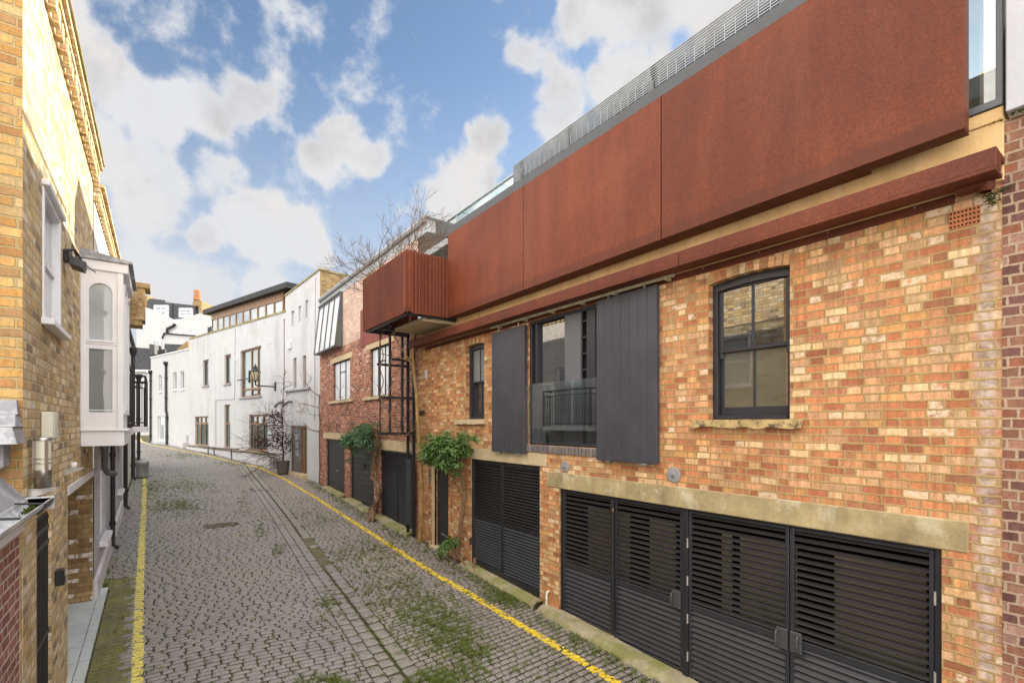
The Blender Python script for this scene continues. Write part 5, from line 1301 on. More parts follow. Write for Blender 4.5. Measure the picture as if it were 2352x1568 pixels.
mb = MB(); mb.box(FE, .08, .33, 4.33, 5.15, .002, .006); mb.build('upper_pane', M['glass_milk'], BW)
mb = MB(); mb.box(FE, .08, .33, 3.41, 4.27, .002, .006); mb.build('lower_pane', M['glass_grey'], BW)
mb = MB(); mb.box(FL, b0 - .05, b1 + .05, 3.17, 3.20, .003, bo + .06, .004); mb.box(FL, b0 - .02, b1, 2.97, 3.168, .003, bo + .01, .004); mb.build('sill_board', M['white_paint'], BW)
mb = MB(); mb.box(FL, b0 - .055, b1 + .04, 5.30, 5.43, .003, bo + .055, .006); mb.build('fascia', M['white_paint'], BW)
mb = MB(); mb.hexa([FL.pt(b0 - .08, 5.432, .0), FL.pt(b1 + .08, 5.432, .0), FL.pt(b1 + .08, 5.432, bo + .10), FL.pt(b0 - .08, 5.432, bo + .10), FL.pt(b0 - .08, 5.56, .0), FL.pt(b1 + .08, 5.56, .0), FL.pt(b1 + .08, 5.46, bo + .10), FL.pt(b0 - .08, 5.46, bo + .10)]); mb.build('lead_roof', M['lead'], BW)
mb = MB()
for (p, q) in ((b0 + .12, b0 + .7), (b0 + .78, b1 - .12)): frame_rect(mb, FL, p, q, 3.4, 5.2, .06, bo - .02, bo + .012)
fr = mb.build('front_frame', M['white_paint'], BW)
mb = MB(); mb.box(FL, b0 + .15, b1 - .15, 3.43, 5.17, bo - .019, bo - .01); mb.build('front_pane', M['glass_milk'], BW)
# things fixed to the yellow wall
FLD = thing('floodlight', FL.pt(7.9, 5.2, .15), 'black floodlight fixed to the yellow brick just above the white bay', 'floodlight')
a, z = FL.pix(190, 580, .2)
mb = MB(); a += .48; mb.hexa([FL.pt(a - .09, z - .03, .05), FL.pt(a + .09, z - .05, .06), FL.pt(a + .09, z - .08, .17), FL.pt(a - .09, z - .06, .16), FL.pt(a - .08, z + .06, .06), FL.pt(a + .08, z + .04, .06), FL.pt(a + .08, z + .0, .19), FL.pt(a - .08, z + .01, .19)]); mb.build('lamp_housing', M['black_plastic'], FLD)
mb = MB(); mb.box(FL, a - .06, a + .06, z + .0, z + .12, .0, .05, .006); mb.tube([FL.pt(a - .12, z + .09, .02), FL.pt(a - .12, z + .11, .10), FL.pt(a + .1, z + .08, .13), FL.pt(a + .12, z + .05, .02)], .014, 6); mb.build('bracket', M['black'], FLD)
mb = MB(); mb.tube([FL.pt(a + .1, z + .1, .05), FL.pt(a + .35, z + .30, .03), FL.pt(a + .55, z + .2, .05), FL.pt(a + .8, z + .12, .2)], .006, 5); mb.build('cable', M['black'], FLD)
JB = thing('junction_box', FL.pt(5.85, 3, .05), 'cream plastic box on the yellow bricks above the cylinder wall lamp', 'box')
a, zt = FL.pix(92, 945); zb_ = FL.pix(92, 1008)[1]
mb = MB(); mb.box(FL, a, a + .24, zb_, zt, .003, .085, .008); mb.build('cover', M['cream'], JB)
mb = MB(); mb.box(FL, a - .002, a + .02, zb_ + .01, zt - .01, .0851, .092, .003); mb.build('lip', M['cream'], JB)
CYL = thing('wall_lamp', FL.pt(5.3, 2.7, .08), 'steel and frosted glass cylinder wall lamp on a triangular bracket', 'wall lamp')
c = Vector((-.735, 5.28, 0)); zl, zh = 2.76, 3.155
mb = MB(); mb.lathe((c.x, c.y, 0), [(.0, zl), (.052, zl), (.052, zl + .14)], 20); mb.lathe((c.x, c.y, 0), [(.058, zh - .02), (.06, zh), (.0, zh + .006)], 20)
for an in (-60, 60, 180): 
    d = Vector((math.cos(R(an)), math.sin(R(an)), 0)); e = Vector((-d.y, d.x, 0)); p = c + d * .0525
    mb.hexa([tuple(p - e * .011 + Vector((0, 0, zl + .14))), tuple(p + e * .011 + Vector((0, 0, zl + .14))), tuple(p + e * .011 + d * .004 + Vector((0, 0, zl + .14))), tuple(p - e * .011 + d * .004 + Vector((0, 0, zl + .14))), tuple(p - e * .011 + Vector((0, 0, zh))), tuple(p + e * .011 + Vector((0, 0, zh))), tuple(p + e * .011 + d * .004 + Vector((0, 0, zh))), tuple(p - e * .011 + d * .004 + Vector((0, 0, zh)))])
for q in (.19, .225): mb.lathe((c.x, c.y, 0), [(.0515, zl + q), (.0535, zl + q), (.0535, zl + q + .007), (.0515, zl + q + .007)], 20)
mb.build('steel_casing', M['steel'], CYL)
mb = MB(); mb.lathe((c.x, c.y, 0), [(.050, zl + .14), (.050, zh)], 20); mb.build('glass_tube', M['frost'], CYL)
def tri_bracket(a, z, w, parent, name='bracket'):
    mb = MB(); mb.box(FL, a - .035, a + .035, z, z + .012, .0, w, .002)
    for q in (a - .03, a + .024): mb.mesh([FL.pt(q, z, .0), FL.pt(q, z, w), FL.pt(q, z - .07, .0), FL.pt(q + .006, z, .0), FL.pt(q + .006, z, w), FL.pt(q + .006, z - .07, .0)], [(0, 1, 2), (3, 5, 4), (0, 3, 4, 1), (1, 4, 5, 2), (2, 5, 3, 0)])
    return mb.build(name, M['steel'], parent)
tri_bracket(5.28, zl - .014, .17, CYL)
a, z = FL.pix(165, 1070, .06)
CUP = thing('shelf_bracket', FL.pt(a, z, .05), 'small steel bracket holding a white plastic cap on the yellow wall', 'bracket')
tri_bracket(a, z - .03, .16, CUP, 'bracket_arm')
mb = MB(); mb.lathe(FL.pt(a, z - .018, .075), [(.0, .0), (.03, .0), (.028, .06), (.0, .062)], 14); mb.build('cap', M['white_paint'], CUP)
a, z = FL.pix(146, 1323, .06)
BLT = thing('wall_light', FL.pt(a, z, .05), 'small black square wall light on the brick pier beside the porch', 'wall light')
mb = MB(); mb.box(FL, a - .06, a + .06, z - .075, z + .075, .003, .075, .006); mb.build('housing', M['black_plastic'], BLT)
mb = MB(); mb.box(FL, a - .05, a + .05, z + .02, z + .06, .0755, .079); mb.build('lens', M['frost'], BLT)

# ---- grey painted house next along, then white brick beyond
HG = thing('brick_house', (-.82, 12, .5), 'grey and white painted brick house beyond the bay, black drainpipes on its face', 'house')
gop = [(10.9, 11.9, 1.25, 2.45, .1), (13.4, 14.2, -.1, 2.6, .12), (15.4, 16.1, 1.6, 2.7, .08)]
mb = MB(); wall(mb, FL, 9.96, 17.2, -.1, 3.1, gop, o=.012); mb.build('lower_wall', M['brick_grey'], HG)
mb = MB(); wall(mb, FL, 9.96, 17.2, 3.1, 6.75, [(10.6, 12.6, 3.15, 5.2, .1), (14.3, 16, 3.15, 5.2, .1)], o=.01); mb.build('upper_wall', M['brick_white'], HG)
for q in ((10.6, 12.6, 3.15, 5.2), (14.3, 16, 3.15, 5.2)):
    mb = MB(); frame_rect(mb, FL, *q, .08, -.09, -.03); mb.box(FL, (q[0] + q[1]) / 2 - .05, (q[0] + q[1]) / 2 + .05, q[2] + .08, q[3] - .08, -.09, -.031); w = mb.build('french_window', M['white_paint'], HG)
    mb = MB(); mb.box(FL, q[0] + .07, q[1] - .07, q[2] + .07, q[3] - .07, -.07, -.06); mb.build('pane', M['glass_milk'], w)
for q in gop[::2]:
    mb = MB(); frame_rect(mb, FL, *q[:4], .06, -.09, -.03); w = mb.build('window', M['white_paint'], HG)
    mb = MB(); mb.box(FL, q[0] + .05, q[1] - .05, q[2] + .05, q[3] - .05, -.07, -.06); mb.build('pane', M['glass_grey'], w)
    mb = MB(); mb.box(FL, q[0] - .08, q[1] + .08, q[2] - .09, q[2] - .002, -.05, .12, .008); mb.build('window_sill', M['white_paint'], w)
mb = MB(); mb.box(FL, 13.4, 14.2, .5, 2.6, -.12, -.08, .004); mb.build('door', M['alu'], HG)
mb = MB()
for (p, q) in ((9.98, 13.38), (14.22, 17.2)): mb.hexa([FL.pt(p, g(p) - .1, .0), FL.pt(q, g(q) - .1, .0), FL.pt(q, g(q) - .1, .07), FL.pt(p, g(p) - .1, .07), FL.pt(p, g(p) + .33, .0), FL.pt(q, g(q) + .33, .0), FL.pt(q, g(q) + .31, .055), FL.pt(p, g(p) + .31, .055)])
mb.build('plinth', M['plinth'], HG)
mb = MB(); a = 9.98
mb.box(FL, 9.97, 17.25, 6.76, 6.83, -.1, .03); mb.box(FL, 9.97, 17.25, 6.915, 6.98, -.1, .09); mb.box(FL, 9.96, 17.27, 6.985, 7.03, -.3, .14, .004); mb.box(FL, 9.97, 17.25, 6.835, 6.91, -.1, .035)
while a < 17.2: mb.box(FL, a, a + .105, 6.762, 6.912, -.05, .08, .004); a += .215
mb.build('eaves', M['brick_yellow'], HG)
mb = MB(); mb.face([FL.pt(9.96, 7.03, -.1), FL.pt(17.2, 7.03, -.1), FL.pt(17.2, 7.3, -5), FL.pt(9.96, 7.3, -5)]); mb.build('roof', M['slate'], HG)
drainpipe(FL, 12.75, g(12.7) + .06, 2.96, .04, .075, HG, hop=False); drainpipe(FL, 17.0, g(17) + .05, 6.5, .05, .10, HG)
mb = MB(); mb.tube([FL.pt(10.25, 2.96, .12), FL.pt(10.25, 2.55, .12), FL.pt(10.3, 2.46, .16), FL.pt(10.42, 2.44, .24)], .045, 10); mb.tube([FL.pt(10.25, 2.96, .12), FL.pt(10.25, 2.85, .12)], .06, 10); mb.build('overflow_pipe', M['alu'], HG)
def balcony(a0, a1, o1, z, label, near_solid):
    B = thing('balcony', FL.pt((a0 + a1) / 2, z, .2), label, 'balcony', 'iron railed balconies on the left frontage')
    mb = MB(); mb.box(FL, a0, a1, z - .12, z, .013, o1, .006); mb.build('floor_slab', M['white_paint'], B)
    top = z + 1.18
    mb = MB()
    pts = [FL.pt(a0 + .03, top, .02), FL.pt(a0 + .03, top, o1 - .04), FL.pt(a1 - .03, top, o1 - .04), FL.pt(a1 - .03, top, .02)]
    mb.tube(pts, .022, 8); mb.tube([p - Vector((0, 0, .16)) for p in pts], .014, 6); mb.tube([p - Vector((0, 0, 1.08)) for p in pts], .014, 6); mb.build('top_rail', M['black'], B)
    for p in pts[1:3]:
        mb = MB(); mb.tube([p - Vector((0, 0, 1.18)), p], .024, 6); mb.build('post', M['black'], B)
    n = int((a1 - a0) / .12)
    for k in range(1, n):
        mb = MB(); q = FL.pt(a0 + (a1 - a0) * k / n, 0, o1 - .04); mb.tube([(q.x, q.y, z), (q.x, q.y, top - .16)], .009, 5); mb.build('baluster', M['black'], B)
    for aa in (a0 + .03, a1 - .03):
        n = int(o1 / .1)
        for k in range(1, n):
            mb = MB(); q = FL.pt(aa, 0, o1 * k / n); mb.tube([(q.x, q.y, z), (q.x, q.y, top - .16)], .009, 5); mb.build('baluster', M['black'], B)
balcony(10.35, 12.6, .42, 3.18, 'black railed white balcony directly behind the bay window', True)
balcony(14.2, 16.2, .62, 3.20, 'black railed white balcony nearest the metal bin, further along', False)
# corbelled brick chimney breast over the roofline
mb = MB(); mb.wbox(-1.6, -.30, 17.25, 17.95, 6.2, 7.25); mb.wbox(-1.6, -.36, 17.27, 17.9, 6.05, 6.2); mb.wbox(-1.6, -.18, 17.2, 18.0, 7.12, 7.25); ch = tag(mb.build('brick_chimney', M['brick_chimney']), 'square brown brick stack corbelled out over the left roofline', 'chimney')
HF = thing('brick_house', (-.82, 21, .9), 'white painted brick house at the far end of the left side', 'house')
mb = MB(); wall(mb, FL, 17.2, 26.5, .2, 6.3, o=-.01); mb.face([FL.pt(26.5, .2, 0), FL.pt(26.5, 6.3, 0), FL.pt(26.5, 6.3, -5), FL.pt(26.5, .2, -5)]); mb.build('wall', M['brick_white'], HF)
mb = MB(); mb.box(FL, 17.2, 26.6, 6.3, 6.38, -5, .1, .01); mb.build('roof', M['slate'], HF)
drainpipe(FL, 22, g(22) + .1, 5.8, .06, .1, HF); drainpipe(FL, 26.2, g(26) + .1, 5.2, .06, .15, HF)
# bin
bp = on_ground(327, 1097)
DB = thing('dustbin', (bp.x, bp.y, g(bp.y)), 'round galvanised metal dustbin at the end of the left yellow line', 'bin')
bh, brd = .62, .21
mb = MB(); mb.lathe((bp.x, bp.y, g(bp.y)), [(0, .0), (brd * .86, .0), (brd * .9, .1), (brd * .96, bh - .12), (brd * 1.02, bh - .11), (brd * 1.02, bh - .02), (brd * .98, bh)], 28); mb.build('body', M['galv'], DB)
mb = MB(); mb.lathe((bp.x, bp.y, g(bp.y)), [(brd * 1.06, bh - .03), (brd * 1.07, bh + .01), (brd * .5, bh + .06), (.03, bh + .08), (0, bh + .08)], 28); mb.tube([Vector((bp.x - .06, bp.y, g(bp.y) + bh + .075)), Vector((bp.x, bp.y, g(bp.y) + bh + .12)), Vector((bp.x + .06, bp.y, g(bp.y) + bh + .075))], .009, 6); mb.build('lid', M['galv'], DB)

# ================================================================== houses closing the view
_c = CAM + FWD * 62
BK = Frame((_c.x - RGT.x * 62, _c.y - RGT.y * 62), (_c.x, _c.y), 1)
if BK.n.dot(FWD) > 0: BK = Frame((_c.x - RGT.x * 62, _c.y - RGT.y * 62), (_c.x, _c.y), -1)
def bk(x, y, o=0): return BK.pix(x, y, o)
def z5(x, y): return ((260 + x / 3.92) / 1.0204, (640 + y / 3.92) / 1.0204)
def poly(mb, F, px, o0, o1, conv=z5):
    pts = [F.pix(*conv(*p), o1) for p in px]; n = len(pts)
    f = [F.pt(a, z, o1) for a, z in pts]; b = [F.pt(a, z, o0) for a, z in pts]
    mb.mesh(f + b, [tuple(range(n)), tuple(range(2 * n - 1, n - 1, -1))] + [(i, n + i, n + (i + 1) % n, (i + 1) % n) for i in range(n)])
HB2 = thing('white_house', (_c.x - 40 * RGT.x, _c.y - 40 * RGT.y, 2), 'white gabled rear wall with black mansard and two dormers closing the view', 'house')
mb = MB(); poly(mb, BK, [(235, 680), (235, 380), (315, 312), (400, 345), (560, 425), (640, 420), (820, 368), (900, 395), (900, 1100), (235, 1100)], -8, 0); mb.build('wall', M['white_clean'], HB2)
mb = MB(); poly(mb, BK, [(330, 400), (335, 250), (360, 232), (495, 248), (500, 268), (810, 300), (815, 420), (600, 440)], -6, -1.2); mb.build('mansard_roof', M['slate'], HB2)
for (x0, y0, x1, y1) in ((398, 295, 528, 405), (628, 322, 752, 408)):
    l, t = BK.pix(*z5(x0, y0), -.9); r, b = BK.pix(*z5(x1, y1), -.9); l, r = min(l, r), max(l, r)
    mb = MB(); mb.box(BK, l - .35, r + .35, b, t + .3, -3, -1.05); d = mb.build('dormer', M['slate'], HB2)
    mb = MB(); frame_rect(mb, BK, l, r, b, t, .28, -1.05, -.8); mb.box(BK, (l + r) / 2 - .06, (l + r) / 2 + .06, b + .28, t - .28, -1.0, -.82); mb.box(BK, l + .28, r - .28, (b + t) / 2 - .07, (b + t) / 2 + .07, -1.0, -.81); mb.build('dormer_window', M['white_paint'], d)
    mb = MB(); mb.box(BK, l + .2, r - .2, b + .2, t - .2, -.99, -.95); mb.build('pane', M['glass_milk'], d)
mb = MB(); poly(mb, BK, [(750, 300), (750, 262), (778, 248), (820, 252), (832, 262), (832, 372), (805, 372), (805, 300)], -3, -.6); chm = mb.build('chimney', M['brick_chimney'], HB2)
p = BK.pix(*z5(793, 250), -1.5); mb = MB(); mb.lathe(BK.pt(p[0], p[1], -1.5), [(.45, 0), (.42, .5), (.36, .9), (.42, 1.2), (.3, 1.35)], 10); mb.build('chimney_pot', M['pot_clay'], chm)
mb = MB(); poly(mb, BK, [(310, 204), (333, 206), (333, 310), (310, 310)], -4, -2); mb.build('chimney', M['brick_chimney'], HB2)
def bkwin(x0, y0, x1, y1, o, parent):
    l, t = BK.pix(*z5(x0, y0), o); r, b = BK.pix(*z5(x1, y1), o); l, r = min(l, r), max(l, r)
    mb = MB(); frame_rect(mb, BK, l, r, b, t, .16, o, o + .1); w = mb.build('window', M['white_paint'], parent)
    mb = MB(); mb.box(BK, l + .1, r - .1, b + .1, t - .1, o + .01, o + .04); mb.build('pane', M['glass_milk'], w)
bkwin(582, 530, 648, 568, .01, HB2); bkwin(378, 616, 465, 700, .01, HB2)
mb = MB(); pts = [BK.pix(*z5(*q), .3) for q in ((585, 465), (570, 485), (515, 510), (512, 560))]; mb.tube([BK.pt(a, z, .25) for a, z in pts], .18, 6); mb.build('drainpipe', M['black_plastic'], HB2)
HB3 = thing('white_house', (_c.x - 36 * RGT.x, _c.y - 36 * RGT.y, 2), 'small flat topped white extension in front of the gabled rear wall', 'house')
mb = MB(); poly(mb, BK, [(470, 720), (470, 600), (485, 560), (770, 582), (770, 720)], .5, 5); mb.build('wall', M['white_clean'], HB3)
mb = MB(); poly(mb, BK, [(468, 602), (484, 556), (772, 578), (772, 570), (482, 546), (462, 600)], .4, 5.2); mb.build('roof_edge', M['dark_roof'], HB3)
mb = MB(); poly(mb, BK, [(492, 648), (650, 655), (640, 700), (492, 720)], 5.05, 5.6); mb.build('dark_panel', M['slate'], HB3)
mb = MB(); poly(mb, BK, [(612, 690), (705, 620), (712, 720), (612, 720)], 5.3, 7.5); mb.build('brick_gable', M['brick_chimney'], HB3)
HB4 = thing('slate_house', (_c.x - 44 * RGT.x, _c.y - 44 * RGT.y, 2), 'low house with a dark slate roof seen at the end of the lane', 'house')
mb = MB(); poly(mb, BK, [(200, 680), (500, 700), (500, 800), (345, 885), (200, 885)], 9.0, 9.3); mb.build('slate_roof', M['slate'], HB4)
mb = MB(); poly(mb, BK, [(200, 886), (350, 886), (350, 1500), (200, 1480)], 8.6, 9.1); mb.build('wall', M['white_clean'], HB4)
mb = MB(); poly(mb, BK, [(352, 650), (400, 655), (400, 745), (356, 760)], 9.31, 10.3); mb.build('chimney', M['slate'], HB4)
mb = MB(); poly(mb, BK, [(200, 884), (328, 888), (328, 905), (200, 902)], 9.11, 9.5); mb.build('eaves_board', M['white_paint'], HB4)
# ================================================================== plants
def leaf_cloud(mb, tints, centre, rad, n, size, droop=.4, seed=1, shell=.55):
    rr = random.Random(seed); c = Vector(centre)
    lumps = [(Vector((rr.uniform(-.6, .6) * rad[0], rr.uniform(-.6, .6) * rad[1], rr.uniform(-.5, .5) * rad[2])), rr.uniform(.4, .62)) for _ in range(11)]
    for _ in range(n):
        lc, ls = rr.choice(lumps)
        d = Vector((rr.gauss(0, 1), rr.gauss(0, 1), rr.gauss(0, 1))).normalized(); k = (shell + (1 - shell) * rr.random()) * ls
        p = c + lc + Vector((d.x * rad[0], d.y * rad[1], d.z * rad[2])) * k
        out = Vector((d.x, d.y, d.z * .6 - droop * rr.random())).normalized()
        axis = (out * .8 + Vector((rr.uniform(-.9, .9), rr.uniform(-.9, .9), rr.uniform(-.7, .5)))).normalized()
        nrm = (d + Vector((0, 0, .9)) + Vector((rr.uniform(-.5, .5), rr.uniform(-.5, .5), rr.uniform(-.3, .3)))).normalized()
        side = axis.cross(nrm)
        if side.length < 1e-3: continue
        side.normalize(); L = size * rr.uniform(.6, 1.3); W = L * rr.uniform(.17, .25); up = side.cross(axis)
        mid = p + axis * L * .5 + up * L * .05; tip = p + axis * L - Vector((0, 0, L * .12 * rr.random()))
        q = p + axis * L * .25
        mb.mesh([p, q + side * W * .8, mid + side * W, tip, mid - side * W, q - side * W * .8], [(0, 1, 2, 3), (0, 3, 4, 5)])
        t = rr.gauss(.46, .17) - (.12 if d.z < -.2 else 0); 
        if rr.random() < .02: t = .98
        tints.extend([min(1, max(0, t))] * 6)
def branch(mb, p, d, L, r, depth, rr, kink=.35, up=.1, kids=(2, 3), minr=.0022):
    pts = [Vector(p)]; rs = [r]; n = 5; dd = Vector(d).normalized()
    for i in range(n):
        dd = (dd + Vector((rr.uniform(-kink, kink), rr.uniform(-kink, kink), rr.uniform(-kink, kink) + up))).normalized()
        pts.append(pts[-1] + dd * L / n); rs.append(max(minr, r * (1 - .6 * (i + 1) / n)))
    mb.tube(pts, rs, 5 if r > .006 else 4, cap=False)
    if depth > 0:
        for _ in range(rr.randint(*kids)):
            i = rr.randint(2, n); e = (dd + Vector((rr.uniform(-1, 1), rr.uniform(-1, 1), rr.uniform(-.5, 1))) * .8).normalized()
            branch(mb, pts[i], e, L * rr.uniform(.45, .75), rs[i] * .75, depth - 1, rr, kink, up, kids, minr)
def wob(pts, amp, rr, n=4):
    out = []
    for a, b in zip(pts, pts[1:]):
        for i in range(n): out.append(a.lerp(b, i / n) + (Vector((rr.uniform(-amp, amp), rr.uniform(-amp, amp), rr.uniform(-amp, amp) * .5)) if i or out else Vector()))
    out.append(pts[-1]); return out
def FRp(x, y, o): a, z = FR.pix(x, y, o); return FR.pt(a, z, o)
rr = random.Random(21)
# smooth pale trunk beside the ladder
ft = on_ground(966, 1243)
VT = thing('climbing_tree', (ft.x, ft.y, g(ft.y)), 'smooth ochre trunked climber rising beside the black ladder to the balcony', 'tree')
tp = [Vector((ft.x - .02, ft.y, g(ft.y) - .05)), FRp(967, 1200, .14), FRp(968, 1100, .15), FRp(962, 1000, .17), FRp(956, 900, .2), FRp(948, 820, .22), FRp(950, 745, .3)]
mb = MB(); q = wob(tp, .008, rr); mb.tube(q, [.075, .062, .055, .05] + [.048 - .0008 * i for i in range(len(q) - 4)], 10)
mb.build('trunk', M['bark_pale'], VT)
mb = MB(); q0 = FRp(946, 835, .22)
mb.tube(wob([q0, FRp(915, 790, .5), FRp(893, 745, .8)], .012, rr), .017, 6); mb.tube(wob([FRp(943, 830, .22), FRp(905, 818, .5), FRp(875, 812, .85)], .012, rr), .011, 6)
mb.tube(wob([FRp(951, 985, .2), FRp(930, 1002, .25), FRp(915, 996, .3), FRp(880, 985, .5)], .02, rr), .013, 6); mb.build('limb', M['bark_pale'], VT)
mb = MB()
for (px, o) in ((897, .62), (877, .86)):
    base = FRp(px, 990, o); topp = FRp(px, 745, o); vs = []
    for i in range(60):
        t = i / 59; p = base.lerp(topp, t); vs.append(p + Vector((math.cos(t * 26) * .032, math.sin(t * 26) * .032, 0)))
    mb.tube(vs, .012, 5)
mb.build('twining_stem', M['bark'], VT)
mb = MB()
for _ in range(16):
    x = rr.uniform(775, 930); y = rr.uniform(905, 975); branch(mb, FRp(x, y, .05 + rr.random() * .2), (-.3, rr.uniform(.2, 1.2), rr.uniform(-.1, .5)), rr.uniform(.5, .9), .009, 2, rr, .4, .02)
for _ in range(9): branch(mb, FRp(rr.uniform(890, 945), rr.uniform(968, 1000), .1 + rr.random() * .3), (rr.uniform(-.5, .1), rr.uniform(-1, 1), rr.uniform(-.1, .6)), rr.uniform(.3, .7), .010, 2, rr, .5, .02)
mb.build('twigs', M['twig'], VT)
# bare shrub in the balcony planter
BS = thing('bare_shrub', (4.2, 10, 6.36), 'leafless twiggy shrub spilling out of the corrugated balcony planter', 'shrub')
mb = MB()
for (y, z, dx, dy, dz, L, r) in ((11.0, 6.5, -.5, .8, .35, 1.5, .014), (10.8, 6.5, -.35, .9, .75, 1.7, .016), (10.4, 6.5, -.15, .9, .9, 1.9, .018), (9.7, 6.5, .0, .8, .8, 1.9, .020), (9.6, 6.5, -.25, .3, .9, 1.3, .014), (9.3, 6.5, .2, .1, 1.0, 1.5, .018), (9.2, 6.5, .1, -.3, .8, 1.2, .014), (9.1, 6.5, .4, .0, .9, 1.5, .016), (9.0, 6.5, .2, -.2, .55, .9, .012), (10.0, 6.5, -.2, .6, .6, 1.2, .013), (11.05, 6.55, -.6, .3, -.1, .6, .01), (10.6, 6.5, .1, .5, 1.0, 1.3, .014), (11.0, 6.5, -.2, .6, 1.0, 1.1, .012), (9.3, 6.5, .5, .3, .7, 1.3, .013)):
    branch(mb, (4.15 + rr.uniform(-.15, .2), y, z - .15), (dx, dy, dz), L * .60, r * .85, 3, rr, .3, .01, (3, 4), .0030)
for _ in range(40):
    y = rr.choice([rr.gauss(11.0, .15), rr.gauss(9.4, .4)]); branch(mb, (bx0 + rr.uniform(0, .3), min(y, 11.1), 6.5), (rr.uniform(-.5, .3), rr.uniform(-.6, .6), rr.uniform(-.2, .7)), rr.uniform(.3, .6), .006, 1, rr, .5, -.02)
mb.build('twigs', M['twig'], BS)
# evergreen climbers
WV = thing('evergreen_climber', (4.9, 13.3, g(13.4)), 'blue green climber bush above the garage doors on a thick twisted trunk', 'shrub')
ft = on_ground(852, 1196)
mb = MB(); tr = [Vector((ft.x + .05, ft.y, g(ft.y) - .05)), FRp(850, 1170, .12), FRp(868, 1150, .10), FRp(871, 1120, .10), FRp(856, 1095, .12), FRp(860, 1060, .12), FRp(866, 1020, .14), FRp(862, 985, .18)]
mb.tube(wob(tr, .03, rr), .05, 7)
for k in range(9): mb.tube(wob([p + Vector((rr.uniform(-.05, .05), rr.uniform(-.11, .11), 0)) for p in tr], .04, rr), rr.uniform(.014, .03), 6)
[mb.tube(wob([Vector((ft.x + .05, ft.y, g(ft.y) + .34)), Vector((ft.x + .04 - .05 * math.cos(k), ft.y + .07 * math.sin(k), g(ft.y) + .14)), Vector((ft.x + .02 - .13 * abs(math.cos(k)), ft.y + .2 * math.sin(k), g(ft.y) - .03))], .012, rr), [.05] * 4 + [.04] * 3 + [.02] * 2, 6) for k in range(7)]
mb.build('trunk', M['bark'], WV)
mb = MB(); tt = []
c1 = FRp(836, 1003, .30); leaf_cloud(mb, tt, c1 + Vector((0, .0, .02)), (.30, .74, .34), 2900, .085, .35, 5); leaf_cloud(mb, tt, FRp(805, 1015, .38), (.26, .42, .30), 900, .085, .5, 6)
for q in range(9):                                                 # straggle
    x, y = rr.choice([(rr.uniform(782, 800), rr.uniform(985, 1045)), (rr.uniform(800, 870), rr.uniform(972, 985)), (rr.uniform(800, 850), rr.uniform(1030, 1055))]); leaf_cloud(mb, tt, FRp(x, y, rr.uniform(.15, .45)), (.10, .18, .12), 38, .085, .6, 50 + q)
mb.build('foliage', M['leaf_blue'], WV, tint=tt)
mb = MB()
for _ in range(36): branch(mb, FRp(rr.uniform(845, 872), rr.uniform(985, 1030), .12), (rr.uniform(-.6, 0), rr.uniform(-.8, .8), rr.uniform(-1, .4)), rr.uniform(.25, .5), .007, 1, rr, .5, -.06)
mb.build('twigs', M['bark'], WV)
WV2 = thing('evergreen_climber', (4.85, 9.2, g(9.2)), 'bright green climber bush overhanging the narrow black door', 'shrub')
mb = MB(); tt = []
c2 = FRp(1024, 1028, .33); leaf_cloud(mb, tt, c2, (.33, .62, .26), 2300, .10, .4, 9); leaf_cloud(mb, tt, FRp(990, 1040, .42), (.26, .36, .26), 900, .10, .6, 10); leaf_cloud(mb, tt, FRp(1058, 1022, .2), (.15, .3, .20), 300, .095, .4, 12); leaf_cloud(mb, tt, FRp(1088, 1003, .22), (.10, .16, .07), 30, .12, .3, 13)
leaf_cloud(mb, tt, FRp(1026, 1060, .38), (.2, .34, .14), 260, .14, 1.2, 14)
for q in range(11):
    x, y = rr.choice([(rr.uniform(958, 985), rr.uniform(1010, 1075)), (rr.uniform(975, 1080), rr.uniform(990, 1005)), (rr.uniform(985, 1060), rr.uniform(1062, 1085))]); leaf_cloud(mb, tt, FRp(x, y, rr.uniform(.15, .5)), (.09, .16, .11), 32, .10, .7, 70 + q)
mb.build('foliage', M['leaf'], WV2, tint=tt)
mb = MB()
vb = on_ground(1060, 1318); vb.x = 4.9
for k in range(3):
    off = Vector((rr.uniform(-.02, .02), rr.uniform(-.04, .04), 0))
    mb.tube(wob([Vector((vb.x, vb.y, g(vb.y))) + off, FRp(1050, 1270, .07) + off, FRp(1062, 1190, .06) + off, FRp(1068, 1130, .05) + off, FRp(1058, 1085, .08), FRp(1050, 1045, .15)], .02, rr), .012 + .005 * k, 6)
mb.tube(wob([FRp(1068, 1215, .05), FRp(1040, 1240, .1), FRp(1030, 1260, .1), FRp(1030, 1300, .1)], .012, rr), .014, 6)
[mb.tube(wob([Vector((vb.x + .08, vb.y, g(vb.y) + .26)), Vector((vb.x + .05, vb.y + .04 * math.sin(k), g(vb.y) + .10)), Vector((vb.x - .06 * abs(math.cos(k)), vb.y + .14 * math.sin(k), g(vb.y) - .03))], .014, rr), [.02] * 5 + [.014] * 4, 6) for k in range(5)]
for _ in range(24): branch(mb, FRp(rr.uniform(1035, 1062), rr.uniform(1030, 1070), .1), (rr.uniform(-.5, 0), rr.uniform(-.7, .7), rr.uniform(-1, .2)), rr.uniform(.2, .4), .006, 1, rr, .5, -.05)
mb.build('stems', M['bark'], WV2)
SP = on_ground(1036, 1290); SPp = thing('small_plant', (4.85, SP.y, g(SP.y)), 'small leafy plant at the foot of the vine by the black door', 'plant')
mb = MB(); tt = []; leaf_cloud(mb, tt, FRp(1040, 1245, .16), (.10, .16, .12), 150, .10, .2, 17); leaf_cloud(mb, tt, FRp(1020, 1262, .25), (.10, .12, .10), 60, .12, .1, 18); mb.build('leaves', M['leaf'], SPp, tint=tt)
mb = MB()
